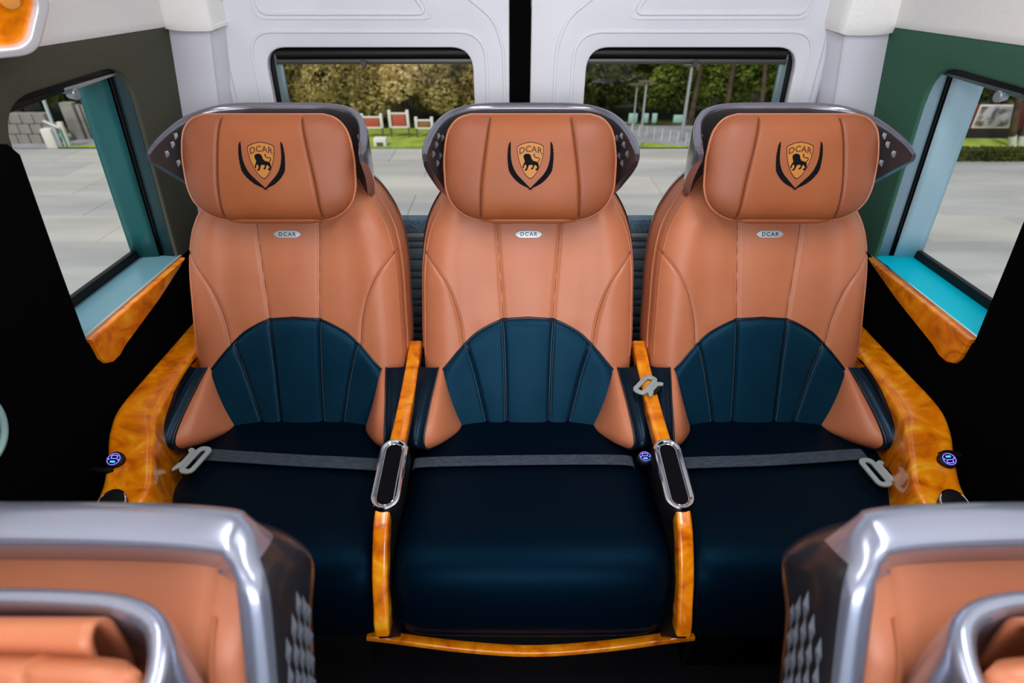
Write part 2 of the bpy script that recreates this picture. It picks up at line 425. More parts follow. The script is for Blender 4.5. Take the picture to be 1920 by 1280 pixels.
    gv2 = [(x + s*0.004, y, z) for x, y, z in gv]
    mobj('pane', gv + gv2, [(0, 1, 2, 3), (4, 7, 6, 5), (0, 4, 5, 1), (1, 5, 6, 2), (2, 6, 7, 3), (3, 7, 4, 0)], glass, w, smooth=0)
    # roller blind under the top edge
    b = empty('roller_blind', (s*0.93, 1.2, -0.17), 'rolled-up dark blind with knob along the top of the %s side window' % side, 'blind', 'roller blinds at the windows')
    zt = -0.166; xw = wallx(zt)
    v, f = sweep([(s*(xw+0.03), 0.98, zt-0.012), (s*(xw+0.03), 1.40, zt-0.002)], circ(0.016, 12)); mobj('roller', v, f, black, b)
    mm = bar_l if s < 0 else bar_g
    v, f = sweep([(s*(xw+0.035), 1.185 if s < 0 else 1.13, zt-0.019), (s*(xw+0.035), 1.386, zt-0.009)], rrect(-0.014, -0.011, 0.014, 0.011, 0.003, 2)); mobj('pull_bar', v, f, mm, b)
    v, f = sweep([(s*(xw+0.035), 0.98, zt-0.032), (s*(xw+0.035), 1.19, zt-0.02)], rrect(-0.012, -0.008, 0.012, 0.008, 0.003, 2)); mobj('pull_bar', v, f, black if s < 0 else bar_g, b)
    ky = 1.19 if s < 0 else 1.165
    v, f = sweep([(s*(xw+0.022), ky, zt-0.032), (s*(xw+0.006), ky, zt-0.032), (s*(xw+0.004), ky, zt-0.032)], circ(0.011, 14), scales=[0.7, 1, 0.8]); kn = mobj('knob', v, f, mat('knob_grey', (0.30, 0.33, 0.38), 0.25, metal=0.4), b)
    # wood blade under the sill
    wp = [(1.428, -0.654), (1.024, -0.654), (1.026, -0.705), (1.034, -0.723), (1.052, -0.733), (1.078, -0.733), (1.105, -0.724), (1.27, -0.695), (1.40, -0.664)]
    vf = plate([wp if s > 0 else wp], 0.011, 0.005, 3)
    vf = mapv(vf, lambda p: Vector((s*(0.946 + p.z), p.x - 0.012*(1.43-p.x)/0.4, p.y)))
    tag(mobj('window_trim_blade', *vf, wood), 'glossy orange burl wood blade under the %s window sill' % ('steel-blue left' if s < 0 else 'cyan right'), 'trim')

# ------------------------------------------------------------------ rear doors
def door_leaf(s, name, n):
    d = empty(name, (s*0.40, YR, -0.62)); tag(d, kind='structure')
    xi, xo = (0.047, 0.775) if s < 0 else (0.008, 0.755)
    outer = [(s*xi, -0.645), (s*xo, -0.645), (s*(xo-0.01), 0.30), (s*xi, 0.30)]
    x0, x1 = (0.137, 0.682) if s < 0 else (0.148, 0.702)
    hole = [(s*x0, -0.622), (s*x1, -0.622), (s*(x1-0.012), -0.158), (s*(x0+0.004), -0.158)]
    hl = fil(hole, [0.04, 0.04, 0.055, 0.055], 8)
    vf = plate([outer, hl], 0.012, 0.004)
    vf = mapv(vf, lambda p: Vector((p.x, YR + p.z, p.y))); mobj('door_panel', *vf, white, d)
    def bead(pts, closed, r=0.0045):
        P = [(x, YR - 0.012, z) for x, z in pts]
        v, f = sweep(P, circ(r, 8, r*0.7), ref=(0, 1, 0), closed=closed); mobj('pressed_bead', v, f, white, d)
    # pressed relief: line around the window, upper swage, panel above
    a0, a1 = x0 - 0.035, x1 + 0.03
    pts = fil([(s*a0, -0.60), (s*(a0+0.004), -0.122), (s*(a1-0.01), -0.122), (s*a1, -0.60)], [0, 0.07, 0.06, 0], 8)
    bead(pts, False)
    a2 = x0 - 0.08
    pts = fil([(s*a2, -0.60), (s*(a2+0.004), -0.155), (s*(a2+0.030), -0.092), (s*(a2+0.095), -0.045), (s*(a2+0.16), -0.01)], [0, 0.04, 0.03, 0.03, 0], 8)
    bead(pts, False)
    p2 = fil([(s*(x0+0.112), -0.083), (s*(x1-0.018), -0.083), (s*(x1-0.022), 0.12), (s*(x0+0.27), 0.12)], [0.025]*4, 5)
    bead(p2, True, 0.005)
    bead(fil([(s*(x0+0.094), -0.094), (s*(x1-0.006), -0.094), (s*(x1-0.010), 0.13), (s*(x0+0.265), 0.13)], [0.03]*4, 5), True, 0.003)
    v, f = sweep([(s*(xo+0.002), YR-0.010, z) for z in (-0.62, -0.2, 0.30)], circ(0.010, 8)); mobj('edge_fold', v, f, pillarm, d)
    # window in the door
    rb = plate([fil([(s*(x0-0.012), -0.634), (s*(x1+0.012), -0.634), (s*x1, -0.146), (s*(x0-0.008), -0.146)], [0.05]*4, 6),
                fil([(s*(x0+0.004), -0.622), (s*(x1-0.016), -0.622), (s*(x1-0.034), -0.170), (s*(x0+0.004), -0.170)], [0.02, 0.02, 0.03, 0.03], 6)], 0.016, 0.003)
    rb = mapv(rb, lambda p: Vector((p.x, YR + 0.030 + p.z, p.y))); mobj('rubber_frame', *rb, black, d)
    v, f = sweep([(s*(x1-0.020), YR+0.012, -0.60), (s*(x1-0.036), YR+0.012, -0.175)], rrect(-0.010, -0.006, 0.010, 0.006, 0.003, 2)); mobj('guide_rail', v, f, mat('guide_rail_grey', (0.16, 0.23, 0.24), 0.4, metal=0.3), d)
    gv, gf = box(min(s*x0, s*x1), max(s*x0, s*x1), YR+0.044, YR+0.048, -0.63, -0.15); mobj('pane', gv, gf, glass, d, smooth=0)
    return d, x0, x1
leafs = []
for s, nm in ((-1, 'door_1'), (1, 'door_2')):
    d, x0, x1 = door_leaf(s, nm, 0)
    side = 'left' if s < 0 else 'right'
    b = empty('roller_blind', (s*0.41, YR, -0.19), 'rolled-up black blind with round knob atop the %s rear door window' % side, 'blind', 'roller blinds at the windows')
    v, f = sweep([(s*(x0+0.01), YR+0.008, -0.172), (s*(x1-0.035), YR+0.008, -0.174)], circ(0.013, 12)); mobj('roller', v, f, black, b)
    v, f = sweep([(s*(x0+0.008), YR+0.004, -0.1905), (s*(x1-0.032), YR+0.004, -0.192)], rrect(-0.006, -0.006, 0.006, 0.006, 0.002, 2), ref=(0, 0, 1)); mobj('pull_bar', v, f, mat('blind_bar_' + side, (0.055, 0.055, 0.045), 0.35, metal=0.3), b)
    kx = at(683 if s < 0 else 1302, 110, Y=YR)[0]
    v, f = sweep([(kx, YR-0.002, -0.194), (kx, YR-0.016, -0.194), (kx, YR-0.020, -0.194)], circ(0.009, 14), scales=[0.7, 1, 0.75]); mobj('knob', v, f, mat('blind_knob_' + side, (0.10, 0.10, 0.11), 0.2, metal=0.5), b)
tag(bx('door_gap_seal', -0.046, 0.007, YR-0.004, YR+0.03, -0.64, 0.30, blackm), kind='structure')
bx_ = bx('door_gap_lip', -0.012, -0.006, YR-0.008, YR-0.003, -0.64, 0.30, blackm); tag(bx_, kind='structure')
tag(bx('wall_rear_top', -1.0, 1.0, YR+0.02, YR+0.05, 0.28, 0.6, white), kind='structure')
# the doors' lower trim: felt ledge, bright lip, ribbed panel
lt = empty('trim_1', (0, YR, ZB)); tag(lt, kind='structure')
bx('felt_ledge', -0.80, 0.80, YR-0.030, YR+0.015, -0.650, -0.608, greyfelt, lt, 0.006)
bx('bright_lip', -0.80, 0.80, YR-0.036, YR-0.020, -0.662, -0.650, bar_l, lt, 0.003)
bx('backing', -0.92, 0.92, YR-0.010, YR+0.02, ZB, -0.655, grey_rib, lt)
z = -0.676; k = 0
while z > -1.25:
    h_ = 0.034 if k % 3 else 0.018
    bx('rib', -0.80, 0.80, YR-0.026, YR-0.006, z-h_, z-0.004, grey_rib, lt, 0.004); z -= h_ + 0.005; k += 1
for s, side in ((-1, 'left'), (1, 'right')):
    # rear corner pillar and its cap
    rows = []
    for z in (-0.95, -0.66, -0.3, -0.1, 0.10, 0.35):
        wx = wallx(z)
        dx = 0.0
        rows.append([(s*(wx+0.01), 1.575, z), (s*(wx-0.012), 1.568, z), (s*(wx-0.055), 1.560, z), (s*(wx-0.098), 1.562, z), (s*(wx-0.104), 1.570, z), (s*(wx-0.122), 1.60, z), (s*(wx-0.124), 1.63, z)])
    v, f = patch(rows, 20, 16); p = mobj('wall_pillar_' + side, v, f, pillarm); tag(p, kind='structure')
    md = p.modifiers.new('thick', 'SOLIDIFY'); md.thickness = 0.008
    rows = []
    for z, g in ((-0.114, 0.0), (-0.109, 0.006), (-0.05, 0.008), (0.05, 0.010), (0.2, 0.014), (0.35, 0.018)):
        wx = 0.880
        rows.append([(s*(wx+0.012), 1.575, z), (s*(wx-0.004), 1.560-g, z+0.002), (s*(wx-0.05), 1.552-g, z-0.002), (s*(wx-0.110), 1.554-g, z-0.002), (s*(wx-0.122-g*.3), 1.566-g, z+0.002), (s*(wx-0.134-g*.3), 1.62, z+0.008)])
    v, f = patch(rows, 20, 16); p = mobj('wall_pillar_cap_' + side, v, f, liner); tag(p, kind='structure')
    md = p.modifiers.new('thick', 'SOLIDIFY'); md.thickness = 0.01
    tag(bx('wall_corner_' + side, *(sorted((s*0.765, s*1.06))), YR+0.012, YR+0.06, ZB, 0.6, blackm), kind='structure')

# ------------------------------------------------------------------ rear seats
Yb = smooth1([(-1.02, 1.095), (-0.97, 1.11), (-0.90, 1.135), (-0.837, 1.160), (-0.70, 1.214), (-0.52, 1.288), (-0.40, 1.345), (-0.36, 1.365)])
HW = smooth1([(-1.02, 0.235), (-0.93, 0.255), (-0.85, 0.264), (-0.78, 0.266), (-0.70, 0.264), (-0.64, 0.2625), (-0.58, 0.257), (-0.533, 0.2465), (-0.504, 0.234), (-0.48, 0.219), (-0.45, 0.195), (-0.42, 0.158), (-0.40, 0.125), (-0.385, 0.08)])
ARCH = smooth1([(0, -0.713), (0.06, -0.7195), (0.12, -0.745), (0.17, -0.786), (0.195, -0.812), (0.222, -0.842)])
seam_c = smooth1([(-1.0, 0.054), (-0.85, 0.056), (-0.716, 0.062), (-0.60, 0.070), (-0.505, 0.076), (-0.36, 0.080)])
seam_d = smooth1([(-1.0, 0.098), (-0.93, 0.112), (-0.84, 0.133), (-0.77, 0.155), (-0.74, 0.165)])
seam_s = smooth1([(-0.80, 0.160), (-0.73, 0.168), (-0.67, 0.184), (-0.63, 0.203), (-0.60, 0.226), (-0.575, 0.252), (-0.56, 0.27)])
def gauss(d, w): return math.exp(-(d/w)**2)
def sstep(t):
    t = min(max(t, 0.0), 1.0); return t*t*(3-2*t)
def back_y(x, z):
    a = abs(x); hw = HW(z); u = min(a/hw, 1.0)
    y = Yb(z)
    y -= 0.016 * math.exp(-((u-0.80)/0.20)**2) * (1 if z < -0.5 else max(0, 1 - (z+0.5)/0.1))     # soft side bolsters
    y += 0.046 * (1 - (1 - u**9)**0.5)
    y += 0.0055 * gauss(a - seam_c(z), 0.0042) * sstep((z + 0.76)/0.03)
    y += 0.0055 * gauss(a - seam_s(z), 0.0042) * sstep((z + 0.79)/0.02) * sstep((-0.562 - z)/0.02)
    y -= 0.004 * (1 - gauss(a - seam_c(z), 0.03)) * sstep((0.17 - a)/0.06) * sstep((z + 0.76)/0.05)
    if a < 0.235:                                          # the tan cover is cut away under the navy fan
        y += 0.018 * sstep((ARCH(min(a, 0.222)) - 0.002 - z)/0.014) * sstep((0.228 - a)/0.008)
    return y
def back_front(p, z):
    s = 1 if p >= 0 else -1; q = abs(p)
    if q <= 1:
        x = HW(z) * math.sin(q * math.pi/2) ** 0.9 if q > 0 else 0
        return (s*x, back_y(x, z), z)
    k = (q-1)/0.3
    return (s*(HW(z) + 0.010*math.sin(k*math.pi/2)), Yb(z) + 0.046 + 0.075*k, z)
def dashes(path, L, gap, r, mat_, name, parent):
    """small stitches along a path, one part"""
    V_, F_ = [], []; P = [Vector(p) for p in path]; acc = 0; on = True; cur = [P[0]]; parts = []
    d = 0
    for a, b in zip(P, P[1:]):
        seg = (b-a).length; t = 0
        while t < seg:
            need = (L if on else gap) - d; st = min(need, seg-t); t += st; d += st
            pt = a.lerp(b, t/seg)
            if on: cur.append(pt)
            if d >= (L if on else gap) - 1e-9:
                if on: parts.append((cur[0], cur[-1]))
                on = not on; d = 0
                if on: cur = [pt]
    for a, b in parts:
        if (b-a).length < 1e-5: continue
        vf = sweep([a, b], circ(r, 4)); n = len(V_); V_ += vf[0]; F_ += [tuple(i+n for i in q) for q in vf[1]]
    return tag(mobj(name, V_, F_, mat_, parent), kind='stuff')

# headrest geometry: outline width by height s (0 bottom .. 1 top), plane leaning back
HB, HT_ = Vector((0, 1.238, -0.474)), Vector((0, 1.303, -0.258))
HU = (HT_ - HB).normalized(); HL = (HT_ - HB).length
HN = Vector((0, -HU.z, HU.y)); HN = -HN if HN.y > 0 else HN       # towards the sitter
HWID = smooth1([(0.0, 0.110), (0.02, 0.130), (0.06, 0.150), (0.12, 0.168), (0.22, 0.183), (0.36, 0.190), (0.55, 0.191), (0.72, 0.187), (0.84, 0.180), (0.92, 0.168), (0.97, 0.153), (1.0, 0.130)])
def head_pt(x, s, off=0.0, back=False):
    w = HWID(s); u = min(abs(x)/w, 1.0); t = abs(2*s-1)
    h = 0.030 * max(0, 1-u**6)**0.5 * max(0, 1 - t**5)**0.5 + 0.010*(1-u*u)*(1-t*t)
    sx = seam_h(s)
    h -= 0.005*gauss(abs(x)-sx, 0.0032)
    if back: h = -0.055 * max(0, 1-u**5)**0.5 * max(0, 1-t**5)**0.5
    p = HB + HU*(HL*s) + HN*(h + off); return (x, p.y, p.z)
seam_h = smooth1([(0, 0.111), (0.3, 0.108), (0.65, 0.098), (1.0, 0.086)])

def cushion_mesh(x0, x1):
    prof = spline([(0, 1.17, -0.975), (0, 1.08, -0.966), (0, 0.95, -0.957), (0, 0.82, -0.950), (0, 0.74, -0.947), (0, 0.695, -0.955), (0, 0.664, -0.982), (0, 0.648, -1.025), (0, 0.644, -1.082), (0, 0.652, -1.135), (0, 0.672, -1.166), (0, 0.80, -1.172)], 70)
    V_, UV = [], []; L_ = 0; us = [math.sin(a*math.pi/2) for a in lspace(-1, 1, 41)]
    for j, p in enumerate(prof):
        if j: L_ += (prof[j]-prof[j-1]).length
        T = (prof[min(j+1, 69)] - prof[max(j-1, 0)]).normalized(); N = Vector((0, T.z, -T.y))
        if N.z < 0 and j < 30: N = -N
        for u in us:
            dep = -0.034 * (1 - (1-abs(u)**12)**0.5) + 0.004*(1-u*u)
            q = p + Vector((0, -T.z, T.y)) * 0
            nrm = Vector((0, -T.z, T.y)); nrm = -nrm
            if nrm.dot(Vector((0, -0.4, 1)) if j < 55 else Vector((0, -1, -0.4))) < 0: nrm = -nrm
            q = p + nrm*dep
            x = (x0+x1)/2 + u*(x1-x0)/2
            V_.append((x, q.y, q.z)); UV.append((x, L_))
    n = len(us); F_ = [(j*n+i, j*n+i+1, (j+1)*n+i+1, (j+1)*n+i) for j in range(len(prof)-1) for i in range(n-1)]
    return V_, F_, UV

stud_mesh = rawmesh('stud', ([(-0.0055, -0.007, 0), (0.0055, -0.007, 0), (0.0055, 0.007, 0), (-0.0055, 0.007, 0), (0, 0.001, 0.006)],
                             [(0, 1, 4), (1, 2, 4), (2, 3, 4), (3, 0, 4)]), studm, smooth=0)
# plan curve of the headrest shell: x, y, top z, bottom z
SHX = smooth1([(0, 0.0), (0.22, 0.075), (0.38, 0.126), (0.52, 0.166), (0.66, 0.192), (0.80, 0.207), (0.92, 0.216), (1.0, 0.219)])
SHY = smooth1([(0, 1.418), (0.22, 1.416), (0.38, 1.405), (0.52, 1.378), (0.66, 1.333), (0.80, 1.280), (0.92, 1.228), (1.0, 1.205)])
SHT = smooth1([(0, -0.258), (0.22, -0.258), (0.38, -0.259), (0.52, -0.264), (0.66, -0.274), (0.80, -0.289), (0.92, -0.307), (1.0, -0.318)])
SHB = smooth1([(0, -0.50), (0.38, -0.49), (0.52, -0.475), (0.66, -0.445), (0.80, -0.395), (0.92, -0.350), (1.0, -0.332)])
def shell_frame(a, dy=0.0, dz=0.0):
    s = 1 if a >= 0 else -1; q = abs(a)
    p = Vector((s*SHX(q), SHY(q)+dy, 0)); e = 0.01
    q2 = min(q+e, 1.0); q1 = max(q-e, 0)
    T = Vector((SHX(q2)-SHX(q1), SHY(q2)-SHY(q1), 0)).normalized()
    N = Vector((T.y, -T.x, 0));                       # horizontal normal
    if N.x * 1 + N.y * -1 > 0 and False: N = -N
    N = Vector((-T.y, T.x, 0))                        # outward (to the side and back)
    if N.x < 0 or (N.x < 1e-3 and N.y < 0): N = -N
    N = Vector((s*N.x, N.y, 0))
    return p, N, SHT(q)+dz, SHB(q)+dz
def head_shell(dy=0.0, dz=0.0, dx=0.0, frame=None):
    frame = frame or shell_frame
    V_, F_ = [], []; al = [math.copysign(abs(t)**0.8, t) for t in lspace(-1, 1, 81)]
    prof = [(0.0, 0), (0.25, 0.0), (0.5, 0.0), (0.75, 0.0), (0.9, -0.0005), (0.96, -0.001), (1.0, 0.003), (1.012, 0.009), (1.005, 0.017), (0.97, 0.022), (0.9, 0.024), (0.6, 0.026), (0.3, 0.026), (0.0, 0.022)]
    m = len(prof)
    for a in al:
        p, N, zt, zb = frame(a, dy, dz)
        k = 1.0 if abs(a) < 0.8 else 1 - 0.55*((abs(a)-0.8)/0.2)**2
        for t, o in prof:
            q = p + N*(o*k*0.78); z = zb + (zt-zb)*min(t, 1.0) + (t-1.0)*0.25*(t > 1)
            V_.append((q.x+dx, q.y, z))
    n = len(al)
    for i in range(n-1):
        for j in range(m-1):
            F_.append((i*m+j, (i+1)*m+j, (i+1)*m+j+1, i*m+j+1))
        F_.append((i*m+m-1, (i+1)*m+m-1, (i+1)*m, i*m))
    F_.append(tuple(range(m))); F_.append(tuple((n-1)*m+j for j in range(m))[::-1])
    return V_, F_
CX = smooth1([(0, 0), (0.25, 0.10), (0.42, 0.165), (0.50, 0.202), (0.57, 0.224), (0.66, 0.236), (0.80, 0.238), (1.0, 0.232)])
CY = smooth1([(0, 0.280), (0.25, 0.279), (0.42, 0.276), (0.50, 0.268), (0.57, 0.252), (0.66, 0.218), (0.80, 0.15), (1.0, 0.06)])
CT = smooth1([(0, -0.446), (0.42, -0.446), (0.57, -0.449), (0.70, -0.460), (0.85, -0.475), (1.0, -0.49)])
def captain_frame(a, dy=0.0, dz=0.0):
    s = 1 if a >= 0 else -1; q = abs(a); q2 = min(q+0.01, 1.0); q1 = max(q-0.01, 0)
    T = Vector((CX(q2)-CX(q1), CY(q2)-CY(q1), 0)).normalized(); N = Vector((-T.y, T.x, 0))
    if N.x < 0 or (N.x < 1e-3 and N.y < 0): N = -N
    return Vector((s*CX(q), CY(q), 0)), Vector((s*N.x, N.y, 0)), CT(q), CT(q) - 0.115
def put_studs(parent, dy=0, dz=0, dx=0, frame=None, spots=None):
    for s in (-1, 1):
        for r_, a, t in spots or ((0, 0.70, 0.78), (1, 0.75, 0.52), (0, 0.80, 0.74), (1, 0.66, 0.62), (0, 0.71, 0.34), (1, 0.80, 0.36), (0, 0.855, 0.56), (1, 0.76, 0.86), (0, 0.64, 0.45)):
            p, N, zt, zb = (frame or shell_frame)(s*a, dy, dz)
            z = zb + (zt-zb)*t
            ins = -N; up = Vector((0, 0, 1)); xx = up.cross(ins).normalized()
            M = Matrix((xx, up, ins)).transposed()
            place('stud', stud_mesh, (p.x+dx, p.y, z), M.to_euler(), parent)

def emblem(fn, parent):
    """embroidered shield with walking animal, lettering and two leaf sprays; fn maps emblem metres to the surface"""
    K = 0.0001106
    def cv(pts): return [((x-935)*K, (660-y)*K) for x, y in pts]
    def put(name, vf, m, off, L=0.006):
        v, f = refine(vf[0], vf[1], L); return mobj(name, [fn(p[0], p[1], off + p[2]) for p in v], f, m, parent, smooth=0)
    sh = [(665, 312), (692, 285), (800, 235), (935, 212), (1070, 235), (1170, 277), (1196, 304), (1190, 420), (1163, 560), (1108, 700), (1040, 826), (985, 888), (935, 918), (885, 888), (825, 826), (757, 700), (702, 560), (675, 420)]
    c = Vector((935, 520)); inn = [tuple(c + (Vector(p)-c)*0.945) for p in sh]
    fld = put('emblem_field', plate([cv(inn)], 0.0), amber, 0.0007)
    put('emblem_border', plate([cv(sh), cv(inn)], 0.0003), maroon, 0.0008)
    out = [tuple(c + (Vector(p)-c)*1.075) for p in sh]; out2 = [tuple(c + (Vector(p)-c)*1.060) for p in sh]
    put('emblem_outline', plate([cv(out), cv(out2)], 0.0001), tan_pipe, 0.0005)
    lion = [(870, 435), (912, 442), (940, 470), (952, 520), (978, 562), (1012, 574), (1062, 588), (1090, 612), (1096, 660), (1100, 692), (1086, 740), (1058, 748), (1030, 736), (1036, 714), (1063, 710), (1068, 690), (1048, 662), (1026, 642), (1008, 662), (992, 716), (964, 732), (944, 722), (950, 704), (970, 694), (984, 652), (940, 641), (902, 652), (886, 702), (866, 746), (830, 752), (814, 736), (844, 720), (857, 690), (854, 652), (830, 634), (812, 662), (802, 708), (780, 700), (786, 660), (810, 610), (825, 580), (810, 540), (800, 510), (796, 480), (812, 455), (840, 440)]
    put('emblem_lion', plate([cv(lion)], 0.0003), ink, 0.0010)
    tl = [(1070, 590), (1102, 566), (1110, 534), (1086, 512), (1042, 506), (1012, 490), (1004, 466), (1016, 446)]
    tp = spline([(x, y, 0) for x, y in tl], 24); L1, L2 = [], []
    for i, p in enumerate(tp):
        T = (tp[min(i+1, 23)] - tp[max(i-1, 0)]).normalized(); N = Vector((-T.y, T.x, 0)); w = 7 if i < 19 else 7 + (i-19)*2.0
        L1.append((p.x+N.x*w, p.y+N.y*w)); L2.append((p.x-N.x*w, p.y-N.y*w))
    put('emblem_tail', plate([cv(L1 + L2[::-1])], 0.0003), ink, 0.0010)
    o_ = spline([(x, y, 0) for x, y in [(550, 205), (512, 260), (497, 340), (487, 450), (489, 560), (500, 680), (518, 765), (572, 850), (642, 930), (742, 1008), (850, 1062), (960, 1118)]], 60)
    i_ = spline([(x, y, 0) for x, y in [(976, 1108), (935, 1082), (880, 1030), (790, 940), (690, 840), (622, 740), (582, 640), (558, 540), (549, 430), (549, 320)]], 40)
    ol = []
    for k, p in enumerate(o_):
        ol.append((p.x - (5 if k % 4 == 0 else (-3 if k % 4 == 1 else 0)), p.y))
    spray = ol + [(p.x, p.y) for p in i_]
    put('emblem_spray', plate([cv(spray)], 0.0003), ink, 0.0008)
    put('emblem_spray', plate([cv([(1870-x, y) for x, y in spray])], 0.0003), ink, 0.00085)
    tv, tf = text_mesh('DCAR', 0.0178, 1.06, offs=0.0003)
    tv = [Vector((p.x, p.y - 9.0*p.x*p.x + (660-352)*K, 0)) for p in tv]
    put('emblem_lettering', (tv, tf), maroon, 0.0012, 0.01)

def wing(s):
    """lower side bolster: rows top to bottom of inner-back, ridge, outer-front, outer-back points"""
    rows = [((0.214, 1.166, -0.828), (0.224, 1.152, -0.828), (0.266, 1.156, -0.828), (0.276, 1.215, -0.836)),
            ((0.208, 1.154, -0.852), (0.229, 1.112, -0.842), (0.272, 1.112, -0.839), (0.286, 1.205, -0.85)),
            ((0.197, 1.140, -0.890), (0.236, 1.058, -0.864), (0.279, 1.058, -0.860), (0.292, 1.19, -0.87)),
            ((0.181, 1.126, -0.930), (0.242, 0.998, -0.890), (0.285, 0.998, -0.886), (0.293, 1.16, -0.90)),
            ((0.168, 1.112, -0.956), (0.244, 0.968, -0.914), (0.286, 0.970, -0.912), (0.293, 1.14, -0.94)),
            ((0.161, 1.102, -0.970), (0.238, 0.976, -0.938), (0.280, 0.982, -0.936), (0.290, 1.12, -0.965)),
            ((0.165, 1.100, -0.985), (0.228, 1.000, -0.955), (0.270, 1.006, -0.955), (0.285, 1.11, -0.98))]
    inner, outer, ridge = [], [], []
    for k, (I, Rr, O, B) in enumerate(rows):
        I, Rr, O, B = map(Vector, (I, Rr, O, B)); bul = 0.014*math.sin(math.pi*(k+0.6)/7.2)
        mid = (I+Rr)/2 + Vector((-bul, -bul*0.6, bul*0.5)); m1 = I.lerp(Rr, 0.22) + Vector((-bul*0.6, -bul*0.4, bul*0.3)); m2 = I.lerp(Rr, 0.80) + Vector((-bul*0.75, -bul*0.5, bul*0.4))
        inner.append([(s*p.x, p.y, p.z) for p in (I + Vector((0.004, 0.012, -0.002)), m1, mid, m2, Rr + Vector((0.002, 0.004, -0.002)))])
        f1 = Rr.lerp(O, 0.5) + Vector((0, -0.010, 0.006)); o1 = O + Vector((0.006, 0.014, 0)); b1 = O.lerp(B, 0.5) + Vector((0.006, 0, 0))
        outer.append([(s*p.x, p.y, p.z) for p in (Rr + Vector((-0.001, 0.006, -0.004)), Rr + Vector((0.003, -0.003, 0.002)), f1, O, o1, b1, B)])
        ridge.append((s*(Rr.x+0.001), Rr.y-0.001, Rr.z+0.001))
    return patch(inner, 14, 30), patch(outer, 20, 30), ridge

